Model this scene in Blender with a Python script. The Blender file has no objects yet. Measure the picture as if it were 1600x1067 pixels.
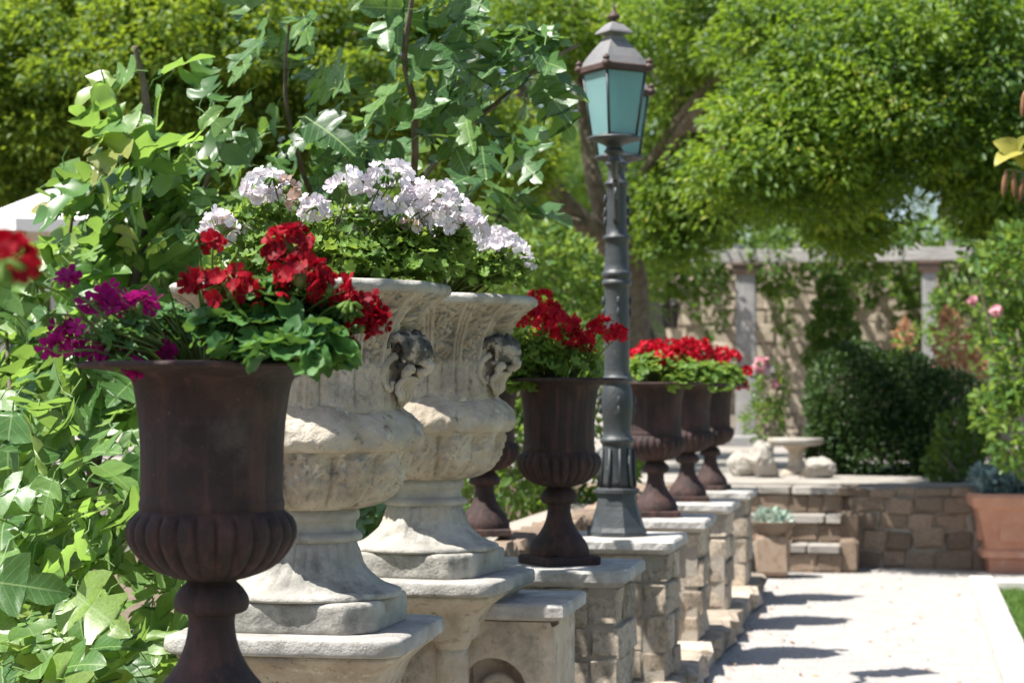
import bpy, math, random
import numpy as np
from mathutils import Vector, Matrix, noise as mnoise
R = math.radians
random.seed(7); rng = np.random.default_rng(7)
scene = bpy.context.scene
C = scene.collection

# ------------------------------------------------------------------ camera, sky, sun, exposure
FPX, YAW, PITCH, EYE = 3111.0, R(11.2), math.atan(81.5/3111.0), 1.40
cam_d = bpy.data.cameras.new('camera'); cam = bpy.data.objects.new('camera', cam_d); C.objects.link(cam)
cam.location = (0, 0, EYE); cam.rotation_euler = (math.pi/2 + PITCH, 0, YAW)
cam_d.sensor_width = 36.0; cam_d.lens = FPX/1600*36.0
cam_d.clip_start = 0.05; cam_d.clip_end = 2000
cam_d.dof.use_dof = True; cam_d.dof.focus_distance = 5.0; cam_d.dof.aperture_fstop = 5.2; cam_d.dof.aperture_blades = 0
scene.camera = cam

SUN_EL, SUN_AZ = R(61), R(237)          # azimuth clockwise from +Y, towards the sun
world = bpy.data.worlds.new('World'); scene.world = world; world.use_nodes = True
wn = world.node_tree.nodes; bg = wn['Background']
sky = wn.new('ShaderNodeTexSky'); sky.sky_type = 'NISHITA'; sky.sun_disc = False
sky.sun_elevation = SUN_EL; sky.sun_rotation = SUN_AZ; sky.air_density = 1.0; sky.dust_density = 1.5
world.node_tree.links.new(sky.outputs[0], bg.inputs[0]); bg.inputs[1].default_value = 0.085
sl = bpy.data.lights.new('sun', 'SUN'); sl.energy = 5.0; sl.angle = R(0.53); sl.color = (1.0, 0.965, 0.91)
so = bpy.data.objects.new('sun', sl); C.objects.link(so)
to_sun = Vector((math.sin(SUN_AZ)*math.cos(SUN_EL), math.cos(SUN_AZ)*math.cos(SUN_EL), math.sin(SUN_EL)))
so.rotation_euler = to_sun.to_track_quat('Z', 'Y').to_euler()
so.location = (-4, -2, 9)
scene.view_settings.view_transform = 'Standard'; scene.view_settings.look = 'None'
scene.view_settings.exposure = 1.12; scene.view_settings.gamma = 1.0
scene.view_settings.use_curve_mapping = False
scene.cycles.use_denoising = True
scene.cycles.max_bounces = 8; scene.cycles.transparent_max_bounces = 8
scene.cycles.transmission_bounces = 6; scene.cycles.diffuse_bounces = 4

# ------------------------------------------------------------------ geometry of the view, used to measure places
_f = Vector((-math.sin(YAW)*math.cos(PITCH), math.cos(YAW)*math.cos(PITCH), math.sin(PITCH)))
_r = Vector((math.cos(YAW), math.sin(YAW), 0)); _u = _r.cross(_f)
def at(px, py, d):
    """world point seen at pixel (1600 wide photo) at depth d metres"""
    return Vector((0, 0, EYE)) + d*(_f + _r*((px-800)/FPX) + _u*((533.5-py)/FPX))

# ------------------------------------------------------------------ materials
def new_mat(name):
    m = bpy.data.materials.new(name); m.use_nodes = True
    nt = m.node_tree; nt.nodes.clear()
    return m, nt, nt.nodes, nt.links
def ramp(nodes, stops):
    r = nodes.new('ShaderNodeValToRGB'); e = r.color_ramp.elements
    e[0].position, e[0].color = stops[0][0], (*stops[0][1], 1)
    e[1].position, e[1].color = stops[-1][0], (*stops[-1][1], 1)
    for p, c in stops[1:-1]:
        k = e.new(p); k.color = (*c, 1)
    return r
def surf(name, stops, scale=6, rough=0.8, bump=0.3, bscale=None, detail=8, spots=None, metal=0, spec=0.3, mottle=None):
    """noise coloured rough surface; spots=(colour, scale, lo, hi) adds a second patchy layer"""
    m, nt, N, L = new_mat(name)
    out = N.new('ShaderNodeOutputMaterial'); b = N.new('ShaderNodeBsdfPrincipled')
    tc = N.new('ShaderNodeTexCoord')
    oi = N.new('ShaderNodeObjectInfo')
    ad = N.new('ShaderNodeVectorMath'); ad.operation = 'ADD'
    ml = N.new('ShaderNodeVectorMath'); ml.operation = 'SCALE'; ml.inputs[0].default_value = (31, 17, 23)
    L.new(oi.outputs['Random'], ml.inputs['Scale']); L.new(tc.outputs['Object'], ad.inputs[0]); L.new(ml.outputs[0], ad.inputs[1])
    n = N.new('ShaderNodeTexNoise'); n.inputs['Scale'].default_value = scale; n.inputs['Detail'].default_value = detail; n.inputs['Roughness'].default_value = 0.62
    L.new(ad.outputs[0], n.inputs['Vector'])
    r = ramp(N, stops); L.new(n.outputs[0], r.inputs[0]); col = r.outputs[0]
    def layer(col, c, sc, lo, hi):
        n2 = N.new('ShaderNodeTexNoise'); n2.inputs['Scale'].default_value = sc; n2.inputs['Detail'].default_value = 6; n2.inputs['Roughness'].default_value = 0.7
        L.new(ad.outputs[0], n2.inputs['Vector'])
        r2 = ramp(N, [(lo, (0, 0, 0)), (hi, (1, 1, 1))]); L.new(n2.outputs[0], r2.inputs[0])
        mx = N.new('ShaderNodeMix'); mx.data_type = 'RGBA'
        L.new(r2.outputs[0], mx.inputs[0]); L.new(col, mx.inputs[6]); mx.inputs[7].default_value = (*c, 1)
        return mx.outputs[2]
    for s in (spots or []): col = layer(col, *s)
    if mottle:      # each piece a little lighter or darker than the next
        hs = N.new('ShaderNodeHueSaturation')
        mr = N.new('ShaderNodeMapRange'); mr.inputs[3].default_value = 1-mottle; mr.inputs[4].default_value = 1+mottle
        L.new(oi.outputs['Random'], mr.inputs[0]); L.new(mr.outputs[0], hs.inputs['Value']); L.new(col, hs.inputs['Color']); col = hs.outputs[0]
    L.new(col, b.inputs['Base Color'])
    b.inputs['Roughness'].default_value = rough; b.inputs['Metallic'].default_value = metal
    b.inputs['Specular IOR Level'].default_value = spec
    if bump:
        n3 = N.new('ShaderNodeTexNoise'); n3.inputs['Scale'].default_value = bscale or scale*6; n3.inputs['Detail'].default_value = 8; n3.inputs['Roughness'].default_value = 0.65
        L.new(ad.outputs[0], n3.inputs['Vector'])
        bp = N.new('ShaderNodeBump'); bp.inputs['Strength'].default_value = bump; bp.inputs['Distance'].default_value = 0.01
        L.new(n3.outputs[0], bp.inputs['Height']); L.new(bp.outputs[0], b.inputs['Normal'])
    L.new(b.outputs[0], out.inputs[0])
    return m
def leafmat(name, stops, trans, amount=0.35, rough=0.45, spec=0.4, per_object=False, back=None, bump=0):
    """leaf or petal: diffuse and gloss plus light passing through; tint varies from leaf to leaf"""
    m, nt, N, L = new_mat(name)
    out = N.new('ShaderNodeOutputMaterial'); b = N.new('ShaderNodeBsdfPrincipled'); t = N.new('ShaderNodeBsdfTranslucent'); mx = N.new('ShaderNodeMixShader')
    if per_object:
        src = N.new('ShaderNodeObjectInfo').outputs['Random']
    else:
        a = N.new('ShaderNodeAttribute'); a.attribute_name = 'tint'; src = a.outputs['Fac']
    r = ramp(N, stops); L.new(src, r.inputs[0]); col = r.outputs[0]
    tc = N.new('ShaderNodeTexCoord')
    n = N.new('ShaderNodeTexNoise'); n.inputs['Scale'].default_value = 28 if per_object else 9; n.inputs['Detail'].default_value = 4
    L.new(tc.outputs['Object'], n.inputs['Vector'])
    hs = N.new('ShaderNodeHueSaturation'); mr = N.new('ShaderNodeMapRange'); mr.inputs[1].default_value = 0.3; mr.inputs[2].default_value = 0.7; mr.inputs[3].default_value = 0.75; mr.inputs[4].default_value = 1.25
    L.new(n.outputs[0], mr.inputs[0]); L.new(mr.outputs[0], hs.inputs['Value']); L.new(col, hs.inputs['Color']); col = hs.outputs[0]
    L.new(col, b.inputs['Base Color']); b.inputs['Roughness'].default_value = rough; b.inputs['Specular IOR Level'].default_value = spec
    if bump:
        bp = N.new('ShaderNodeBump'); bp.inputs['Strength'].default_value = bump; bp.inputs['Distance'].default_value = 0.004
        L.new(n.outputs[0], bp.inputs['Height']); L.new(bp.outputs[0], b.inputs['Normal'])
    h2 = N.new('ShaderNodeMix'); h2.data_type = 'RGBA'; h2.blend_type = 'MULTIPLY'; h2.inputs[0].default_value = 1
    t.inputs[0].default_value = (*trans, 1)
    mr2 = N.new('ShaderNodeMapRange'); mr2.inputs[3].default_value = 0.6; mr2.inputs[4].default_value = 1.25
    L.new(src, mr2.inputs[0])
    h2.inputs[6].default_value = (*trans, 1); L.new(mr2.outputs[0], h2.inputs[7]); L.new(h2.outputs[2], t.inputs[0])
    mx.inputs[0].default_value = amount
    L.new(b.outputs[0], mx.inputs[1]); L.new(t.outputs[0], mx.inputs[2]); L.new(mx.outputs[0], out.inputs[0])
    return m

M = {}
M['gravel'] = surf('pale_gravel', [(0.3, (0.315, 0.295, 0.275)), (0.7, (0.40, 0.38, 0.355))], 9, 0.95, 0.6, 120, spots=[((0.36, 0.32, 0.275), 1.6, 0.55, 0.9), ((0.34, 0.30, 0.26), 60, 0.58, 0.68)])
M['soil'] = surf('garden_soil', [(0.3, (0.10, 0.075, 0.05)), (0.7, (0.20, 0.155, 0.11))], 3, 0.95, 0.6, 40)
M['turf'] = surf('turf', [(0.3, (0.05, 0.10, 0.02)), (0.7, (0.09, 0.16, 0.035))], 5, 0.9, 0.5, 80)
M['terrace'] = surf('terrace_stone', [(0.3, (0.22, 0.20, 0.175)), (0.7, (0.36, 0.33, 0.29))], 3, 0.9, 0.4, 30)
M['kerb'] = surf('white_kerb_stone', [(0.3, (0.42, 0.39, 0.35)), (0.7, (0.54, 0.51, 0.46))], 5, 0.85, 0.3, 40, mottle=0.08)
M['limestone'] = surf('carved_limestone', [(0.28, (0.32, 0.26, 0.19)), (0.5, (0.46, 0.39, 0.30)), (0.72, (0.58, 0.52, 0.43))], 9, 0.92, 1.0, 75,
                      spots=[((0.26, 0.235, 0.20), 5.0, 0.52, 0.72), ((0.42, 0.27, 0.15), 3.3, 0.62, 0.82), ((0.19, 0.155, 0.115), 30, 0.58, 0.68), ((0.62, 0.57, 0.47), 14, 0.60, 0.70)])
M['grey_limestone'] = surf('weathered_grey_limestone', [(0.28, (0.23, 0.22, 0.195)), (0.5, (0.37, 0.35, 0.31)), (0.72, (0.54, 0.51, 0.45))], 6, 0.9, 0.7, 50,
                      spots=[((0.14, 0.135, 0.12), 7.0, 0.52, 0.70), ((0.40, 0.28, 0.16), 3.0, 0.58, 0.8)])
M['dark_carving'] = surf('blackened_carving', [(0.34, (0.035, 0.034, 0.033)), (0.50, (0.10, 0.095, 0.085)), (0.60, (0.40, 0.35, 0.28))], 22, 0.9, 0.8, 70)
M['cap'] = surf('pillar_cap_stone', [(0.3, (0.30, 0.285, 0.255)), (0.55, (0.42, 0.40, 0.37)), (0.7, (0.58, 0.56, 0.52))], 8, 0.88, 0.8, 60, spots=[((0.24, 0.23, 0.205), 5, 0.50, 0.72), ((0.17, 0.16, 0.14), 26, 0.60, 0.72)], mottle=0.12)
M['block'] = surf('pillar_block_stone', [(0.25, (0.30, 0.235, 0.165)), (0.5, (0.46, 0.38, 0.29)), (0.75, (0.58, 0.50, 0.40))], 6, 0.92, 0.8, 40, spots=[((0.20, 0.18, 0.145), 5, 0.48, 0.68), ((0.15, 0.135, 0.11), 22, 0.58, 0.70), ((0.55, 0.50, 0.43), 9, 0.60, 0.72)], mottle=0.34)
M['rubble'] = surf('brown_rubble_stone', [(0.25, (0.15, 0.10, 0.068)), (0.5, (0.26, 0.19, 0.135)), (0.75, (0.38, 0.30, 0.22))], 6, 0.92, 0.8, 40, spots=[((0.15, 0.13, 0.11), 6, 0.52, 0.7)], mottle=0.3)
M['wallstone'] = surf('old_wall_stone', [(0.25, (0.24, 0.19, 0.14)), (0.5, (0.37, 0.31, 0.24)), (0.75, (0.48, 0.42, 0.34))], 3, 0.92, 0.7, 20, mottle=0.2)
M['mortar'] = surf('mortar', [(0.3, (0.27, 0.235, 0.19)), (0.7, (0.38, 0.34, 0.285))], 9, 0.95, 0.6, 60)
M['iron'] = surf('rusted_cast_iron', [(0.3, (0.050, 0.026, 0.021)), (0.5, (0.075, 0.037, 0.029)), (0.7, (0.115, 0.056, 0.043))], 9, 0.62, 0.35, 140, spots=[((0.045, 0.030, 0.026), 5, 0.50, 0.72), ((0.20, 0.11, 0.085), 60, 0.68, 0.80)], metal=0.0, spec=0.35)
M['lampiron'] = surf('grey_painted_iron', [(0.3, (0.024, 0.028, 0.030)), (0.7, (0.054, 0.060, 0.063))], 8, 0.45, 0.3, 60, spots=[((0.16, 0.15, 0.14), 25, 0.62, 0.74)], spec=0.5)
M['roofiron'] = surf('faded_lantern_roof', [(0.3, (0.14, 0.135, 0.132)), (0.7, (0.21, 0.205, 0.20))], 6, 0.5, 0.25, 40, spots=[((0.22, 0.12, 0.08), 12, 0.56, 0.72)], spec=0.5)
def streak_iron():
    m = surf('rusted_cast_iron', [(0.3, (0.018, 0.011, 0.010)), (0.5, (0.034, 0.018, 0.016)), (0.7, (0.070, 0.034, 0.028))], 11, 0.72, 0.5, 130,
             spots=[((0.026, 0.021, 0.020), 5, 0.48, 0.70), ((0.15, 0.085, 0.065), 70, 0.62, 0.76), ((0.11, 0.085, 0.075), 4, 0.60, 0.85)], spec=0.35)
    nt = m.node_tree; N, L = nt.nodes, nt.links; b = next(q for q in N if q.type == 'BSDF_PRINCIPLED')
    old = b.inputs['Base Color'].links[0].from_socket; ad = next(q for q in N if q.type == 'VECT_MATH' and q.operation == 'ADD')
    sc = N.new('ShaderNodeVectorMath'); sc.operation = 'MULTIPLY'; sc.inputs[1].default_value = (38, 38, 2.2); L.new(ad.outputs[0], sc.inputs[0])
    n = N.new('ShaderNodeTexNoise'); n.inputs['Scale'].default_value = 1; n.inputs['Detail'].default_value = 5; L.new(sc.outputs[0], n.inputs['Vector'])
    r = ramp(N, [(0.50, (0, 0, 0)), (0.75, (0.8, 0.8, 0.8))]); L.new(n.outputs[0], r.inputs[0])
    mx = N.new('ShaderNodeMix'); mx.data_type = 'RGBA'; L.new(r.outputs[0], mx.inputs[0]); L.new(old, mx.inputs[6]); mx.inputs[7].default_value = (0.095, 0.043, 0.034, 1)
    L.new(mx.outputs[2], b.inputs['Base Color']); return m
M['iron'] = streak_iron()
M['rustdark'] = surf('dark_rust', [(0.3, (0.05, 0.03, 0.026)), (0.7, (0.10, 0.06, 0.05))], 12, 0.6, 0.3, 60)
M['terracotta'] = surf('terracotta', [(0.3, (0.46, 0.21, 0.13)), (0.7, (0.58, 0.30, 0.20))], 5, 0.85, 0.3, 40, spots=[((0.62, 0.45, 0.36), 6, 0.58, 0.78)])
M['bark'] = surf('grey_brown_bark', [(0.3, (0.11, 0.085, 0.06)), (0.7, (0.26, 0.21, 0.155))], 14, 0.95, 1.0, 40)
M['figbark'] = surf('fig_bark', [(0.3, (0.085, 0.06, 0.045)), (0.7, (0.19, 0.15, 0.12))], 20, 0.85, 0.5, 60)
M['colstone'] = surf('pergola_column_stone', [(0.3, (0.20, 0.195, 0.19)), (0.7, (0.31, 0.30, 0.29))], 4, 0.9, 0.4, 30, spots=[((0.22, 0.21, 0.20), 6, 0.55, 0.7)])
M['timber'] = surf('weathered_timber', [(0.3, (0.36, 0.32, 0.28)), (0.7, (0.56, 0.52, 0.47))], 5, 0.9, 0.4, 30, mottle=0.15)
M['browntimber'] = surf('brown_timber', [(0.3, (0.13, 0.09, 0.07)), (0.7, (0.21, 0.155, 0.12))], 5, 0.85, 0.4, 30)
M['canvas'] = surf('white_canvas', [(0.3, (0.76, 0.74, 0.70)), (0.7, (0.82, 0.80, 0.77))], 3, 0.85, 0.1, 60)
M['boulder'] = surf('white_boulder', [(0.3, (0.26, 0.235, 0.20)), (0.7, (0.42, 0.39, 0.345))], 7, 0.9, 1.0, 40, spots=[((0.36, 0.30, 0.23), 6, 0.56, 0.75)])
M['cushion'] = surf('pale_green_cloth', [(0.3, (0.42, 0.52, 0.46)), (0.7, (0.52, 0.62, 0.55))], 12, 0.9, 0.2, 80)
M['blackiron'] = surf('black_iron', [(0.3, (0.02, 0.02, 0.02)), (0.7, (0.05, 0.05, 0.048))], 10, 0.5, 0.2, 60)
M['pod'] = leafmat('dry_pod', [(0, (0.20, 0.09, 0.04)), (1, (0.30, 0.16, 0.08))], (0.30, 0.14, 0.06), 0.25, per_object=True)
# foliage
G_FIG = [(0, (0.042, 0.115, 0.028)), (0.35, (0.080, 0.180, 0.042)), (0.75, (0.14, 0.245, 0.058)), (0.96, (0.20, 0.28, 0.06)), (1, (0.30, 0.26, 0.08))]
M['fig'] = leafmat('fig_leaf', G_FIG, (0.34, 0.55, 0.09), 0.40, 0.40, 0.6, per_object=True, bump=0.15)
M['figcloud'] = leafmat('fig_leaf_mass', G_FIG, (0.34, 0.55, 0.09), 0.40, 0.40, 0.6)
def add_veins(m):
    nt = m.node_tree; N, L = nt.nodes, nt.links; b = next(q for q in N if q.type == 'BSDF_PRINCIPLED')
    old = b.inputs['Base Color'].links[0].from_socket
    tc = N.new('ShaderNodeTexCoord'); sx = N.new('ShaderNodeSeparateXYZ'); L.new(tc.outputs['Object'], sx.inputs[0])
    def mt(op, a, c=None, d=None):
        q = N.new('ShaderNodeMath'); q.operation = op
        for k, v in enumerate((a, c)):
            if v is None: continue
            if isinstance(v, (int, float)): q.inputs[k].default_value = v
            else: L.new(v, q.inputs[k])
        return q.outputs[0]
    ax = mt('ABSOLUTE', sx.outputs[0])
    mid = mt('LESS_THAN', ax, 0.014)
    ph = mt('FRACT', mt('MULTIPLY', mt('SUBTRACT', sx.outputs[1], mt('MULTIPLY', ax, 0.75)), 7.5))
    side = mt('LESS_THAN', ph, 0.10)
    v = mt('MAXIMUM', mid, mt('MULTIPLY', side, 0.55))
    mx = N.new('ShaderNodeMix'); mx.data_type = 'RGBA'; L.new(v, mx.inputs[0]); L.new(old, mx.inputs[6]); mx.inputs[7].default_value = (0.22, 0.33, 0.12, 1)
    L.new(mx.outputs[2], b.inputs['Base Color'])
add_veins(M['fig'])
M['figdark'] = leafmat('shade_toned_fig_leaf', [(0, (0.022, 0.070, 0.022)), (0.6, (0.050, 0.125, 0.034)), (1, (0.10, 0.19, 0.045))], (0.26, 0.45, 0.07), 0.32, 0.38, 0.6, per_object=True, bump=0.15)  # darker fig leaf copy; shade of the upper branches is put into its colour
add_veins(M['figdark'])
M['locust'] = leafmat('feathery_leaf', [(0, (0.030, 0.082, 0.014)), (0.45, (0.085, 0.160, 0.022)), (0.80, (0.16, 0.23, 0.028)), (1, (0.32, 0.31, 0.03))], (0.34, 0.52, 0.035), 0.37, 0.5, 0.35)
M['locustlight'] = leafmat('light_feathery_leaf', [(0, (0.035, 0.095, 0.014)), (0.45, (0.080, 0.160, 0.022)), (0.80, (0.15, 0.22, 0.028)), (1, (0.32, 0.32, 0.03))], (0.44, 0.58, 0.04), 0.42, 0.5, 0.35)
M['evergreen'] = leafmat('clipped_evergreen_leaf', [(0, (0.018, 0.045, 0.012)), (1, (0.05, 0.10, 0.022))], (0.10, 0.18, 0.03), 0.22, 0.5, 0.35)
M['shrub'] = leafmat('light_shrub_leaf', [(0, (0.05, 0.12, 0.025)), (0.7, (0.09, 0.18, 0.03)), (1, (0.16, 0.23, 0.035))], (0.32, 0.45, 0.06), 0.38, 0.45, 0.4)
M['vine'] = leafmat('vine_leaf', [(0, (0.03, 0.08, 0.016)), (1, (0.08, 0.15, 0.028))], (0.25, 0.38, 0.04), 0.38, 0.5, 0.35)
M['ger'] = leafmat('geranium_leaf', [(0, (0.032, 0.11, 0.030)), (1, (0.075, 0.18, 0.042))], (0.20, 0.38, 0.06), 0.28, 0.55, 0.3, per_object=True)
M['gercloud'] = leafmat('geranium_leaf_mass', [(0, (0.032, 0.11, 0.030)), (1, (0.075, 0.18, 0.042))], (0.20, 0.38, 0.06), 0.28, 0.55, 0.3)
M['gerlight'] = leafmat('light_geranium_leaf', [(0, (0.07, 0.15, 0.025)), (1, (0.16, 0.26, 0.045))], (0.36, 0.50, 0.07), 0.36, 0.55, 0.3, per_object=True)
M['gerlightcloud'] = leafmat('light_geranium_leaf_mass', [(0, (0.07, 0.15, 0.025)), (1, (0.16, 0.26, 0.045))], (0.36, 0.50, 0.07), 0.36, 0.55, 0.3)
M['stalk'] = leafmat('green_stalk', [(0, (0.10, 0.17, 0.04)), (1, (0.16, 0.22, 0.06))], (0.2, 0.3, 0.05), 0.15, per_object=True)
M['red'] = leafmat('red_petal', [(0, (0.15, 0.0025, 0.009)), (1, (0.30, 0.005, 0.015))], (0.40, 0.004, 0.016), 0.28, 0.55, 0.15, per_object=True)
M['redbright'] = leafmat('bright_red_petal', [(0, (0.38, 0.005, 0.016)), (1, (0.56, 0.011, 0.034))], (0.66, 0.010, 0.03), 0.28, 0.55, 0.15)
M['magenta'] = leafmat('magenta_petal', [(0, (0.22, 0.005, 0.10)), (1, (0.40, 0.012, 0.18))], (0.50, 0.012, 0.22), 0.30, 0.55, 0.15, per_object=True)
M['white'] = leafmat('white_petal', [(0, (0.72, 0.63, 0.69)), (0.5, (0.80, 0.76, 0.79)), (1, (0.85, 0.83, 0.84))], (0.76, 0.70, 0.73), 0.30, 0.6, 0.15, per_object=True)
M['faded'] = leafmat('faded_petal', [(0, (0.46, 0.33, 0.27)), (1, (0.68, 0.60, 0.57))], (0.5, 0.3, 0.22), 0.25, 0.6, 0.15, per_object=True)
M['pink'] = leafmat('pink_petal', [(0, (0.66, 0.30, 0.36)), (1, (0.74, 0.46, 0.48))], (0.6, 0.25, 0.3), 0.25, 0.6, 0.15)
M['orange'] = leafmat('orange_dry_leaf', [(0, (0.36, 0.17, 0.08)), (1, (0.56, 0.36, 0.22))], (0.45, 0.22, 0.10), 0.3, 0.6, 0.15)
M['yellow'] = leafmat('yellow_leaf', [(0, (0.24, 0.25, 0.05)), (1, (0.40, 0.36, 0.08))], (0.45, 0.42, 0.06), 0.35, 0.45, 0.3, per_object=True)
M['succulent'] = leafmat('blue_grey_leaf', [(0, (0.12, 0.20, 0.19)), (1, (0.26, 0.34, 0.33))], (0.2, 0.3, 0.28), 0.15, 0.55, 0.3)
M['palegreen'] = leafmat('pale_green_leaf', [(0, (0.26, 0.36, 0.28)), (1, (0.42, 0.52, 0.43))], (0.3, 0.42, 0.32), 0.2, 0.55, 0.3)
M['grass'] = leafmat('grass_blade', [(0, (0.05, 0.11, 0.018)), (1, (0.11, 0.19, 0.03))], (0.22, 0.36, 0.04), 0.3, 0.5, 0.3)
def glassmat():
    m, nt, N, L = new_mat('frosted_teal_glass')
    out = N.new('ShaderNodeOutputMaterial'); b = N.new('ShaderNodeBsdfPrincipled'); t = N.new('ShaderNodeBsdfTranslucent'); mx = N.new('ShaderNodeMixShader')
    tc = N.new('ShaderNodeTexCoord'); n = N.new('ShaderNodeTexNoise'); n.inputs['Scale'].default_value = 5; L.new(tc.outputs['Object'], n.inputs['Vector'])
    r = ramp(N, [(0.3, (0.33, 0.52, 0.53)), (0.7, (0.43, 0.61, 0.61))]); L.new(n.outputs[0], r.inputs[0]); L.new(r.outputs[0], b.inputs['Base Color'])
    b.inputs['Roughness'].default_value = 0.12; b.inputs['Specular IOR Level'].default_value = 0.5
    t.inputs[0].default_value = (0.55, 0.80, 0.80, 1); mx.inputs[0].default_value = 0.45
    L.new(b.outputs[0], mx.inputs[1]); L.new(t.outputs[0], mx.inputs[2])
    tr = N.new('ShaderNodeBsdfTransparent'); tr.inputs[0].default_value = (0.62, 0.86, 0.86, 1); m2 = N.new('ShaderNodeMixShader'); m2.inputs[0].default_value = 0.30
    L.new(mx.outputs[0], m2.inputs[1]); L.new(tr.outputs[0], m2.inputs[2]); L.new(m2.outputs[0], out.inputs[0])
    return m
M['glass'] = glassmat()

# ------------------------------------------------------------------ object helpers
def link(name, me, parent=None, loc=None):
    o = bpy.data.objects.new(name, me); C.objects.link(o)
    if parent: o.parent = parent
    if loc is not None: o.location = loc
    return o
def tag(o, label, cat, group=None):
    o['label'] = label; o['category'] = cat
    if group: o['group'] = group
    return o
def thing(name, label, cat, loc=(0, 0, 0), rz=0, group=None):
    o = bpy.data.objects.new(name, None); C.objects.link(o)
    o.location = loc; o.rotation_euler = (0, 0, rz); o.empty_display_size = 0.1
    return tag(o, label, cat, group)
def structure(name, me):
    o = link(name, me); o['kind'] = 'structure'; return o
def stuff(o):
    o['kind'] = 'stuff'; return o
def copy_tree(o, parent=None):
    c = o.copy(); C.objects.link(c); c.parent = parent
    for ch in o.children: copy_tree(ch, c)
    return c
def mesh(name, verts, faces, mat, smooth=True, tint=None):
    me = bpy.data.meshes.new(name)
    me.from_pydata([tuple(v) for v in verts], [], faces)
    me.materials.append(mat)
    if smooth: me.polygons.foreach_set('use_smooth', [True]*len(me.polygons))
    me.update(); return me
def mesh_np(name, verts, faces, mat, smooth=True, tint=None):
    """verts (n,3) array, faces (m,k) int array"""
    me = bpy.data.meshes.new(name); nv, (nf, k) = len(verts), faces.shape
    me.vertices.add(nv); me.vertices.foreach_set('co', np.ascontiguousarray(verts, dtype=np.float32).ravel())
    me.loops.add(nf*k); me.loops.foreach_set('vertex_index', np.ascontiguousarray(faces, dtype=np.int32).ravel())
    me.polygons.add(nf); me.polygons.foreach_set('loop_start', np.arange(0, nf*k, k, dtype=np.int32))
    if smooth: me.polygons.foreach_set('use_smooth', np.ones(nf, dtype=bool))
    me.materials.append(mat); me.update(calc_edges=True)
    if tint is not None:
        a = me.attributes.new('tint', 'FLOAT', 'POINT'); a.data.foreach_set('value', np.ascontiguousarray(tint, dtype=np.float32))
    return me
class MB:
    """collects shapes into one mesh"""
    def __init__(s): s.v = []; s.f = []
    def add(s, v, f):
        o = len(s.v); s.v += [tuple(p) for p in v]; s.f += [tuple(i+o for i in q) for q in f]; return s
    def box(s, x0, x1, y0, y1, z0, z1):
        return s.add([(x0,y0,z0),(x1,y0,z0),(x1,y1,z0),(x0,y1,z0),(x0,y0,z1),(x1,y0,z1),(x1,y1,z1),(x0,y1,z1)],
                     [(0,3,2,1),(4,5,6,7),(0,1,5,4),(1,2,6,5),(2,3,7,6),(3,0,4,7)])
    def tube(s, pts, rad, seg=8):
        pts = [Vector(p) for p in pts]; n = len(pts)
        if not hasattr(rad, '__len__'): rad = [rad]*n
        prev = None; V = []
        for i in range(n):
            t = (pts[min(i+1, n-1)] - pts[max(i-1, 0)]).normalized()
            if prev is None: a = t.cross(Vector((0.3, 0.9, 0.2))).normalized()
            else: a = (prev - t*prev.dot(t)).normalized()
            prev = a; b = t.cross(a)
            for k in range(seg):
                w = 2*math.pi*k/seg; V.append(pts[i] + (a*math.cos(w) + b*math.sin(w))*rad[i])
        F = [(i*seg+k, i*seg+(k+1) % seg, (i+1)*seg+(k+1) % seg, (i+1)*seg+k) for i in range(n-1) for k in range(seg)]
        F += [tuple(range(seg-1, -1, -1)), tuple((n-1)*seg+k for k in range(seg))]
        return s.add(V, F)
    def lathe(s, prof, seg=48, fn=None, close=True, cx=0, cy=0):
        V = []
        for (r, z) in prof:
            for k in range(seg):
                a = 2*math.pi*k/seg
                if fn:
                    q = fn(a, r, z)
                    rr, zz = q if isinstance(q, tuple) else (q, z)
                else: rr, zz = r, z
                V.append((cx + rr*math.cos(a), cy + rr*math.sin(a), zz))
        n = len(prof)
        F = [(i*seg+k, i*seg+(k+1) % seg, (i+1)*seg+(k+1) % seg, (i+1)*seg+k) for i in range(n-1) for k in range(seg)]
        if close: F += [tuple(range(seg-1, -1, -1)), tuple((n-1)*seg+k for k in range(seg))]
        return s.add(V, F)
    def build(s, name, mat, parent=None, smooth=True, loc=None):
        return link(name, mesh(name, s.v, s.f, mat, smooth), parent, loc)
def smooth_prof(pts, n=5):
    """Catmull-Rom through profile points"""
    P = [pts[0]] + list(pts) + [pts[-1]]; out = []
    for i in range(1, len(P)-2):
        p0, p1, p2, p3 = P[i-1], P[i], P[i+1], P[i+2]
        for k in range(n):
            t = k/n
            out.append(tuple(0.5*((2*p1[j]) + (-p0[j]+p2[j])*t + (2*p0[j]-5*p1[j]+4*p2[j]-p3[j])*t*t + (-p0[j]+3*p1[j]-3*p2[j]+p3[j])*t**3) for j in range(len(p1))))
    out.append(tuple(pts[-1])); return out
def curve(pts, n=5): return [Vector(p) for p in smooth_prof([tuple(p) for p in pts], n)]
def taper(n, a, b): return [a + (b-a)*i/(n-1) for i in range(n)]

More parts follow.
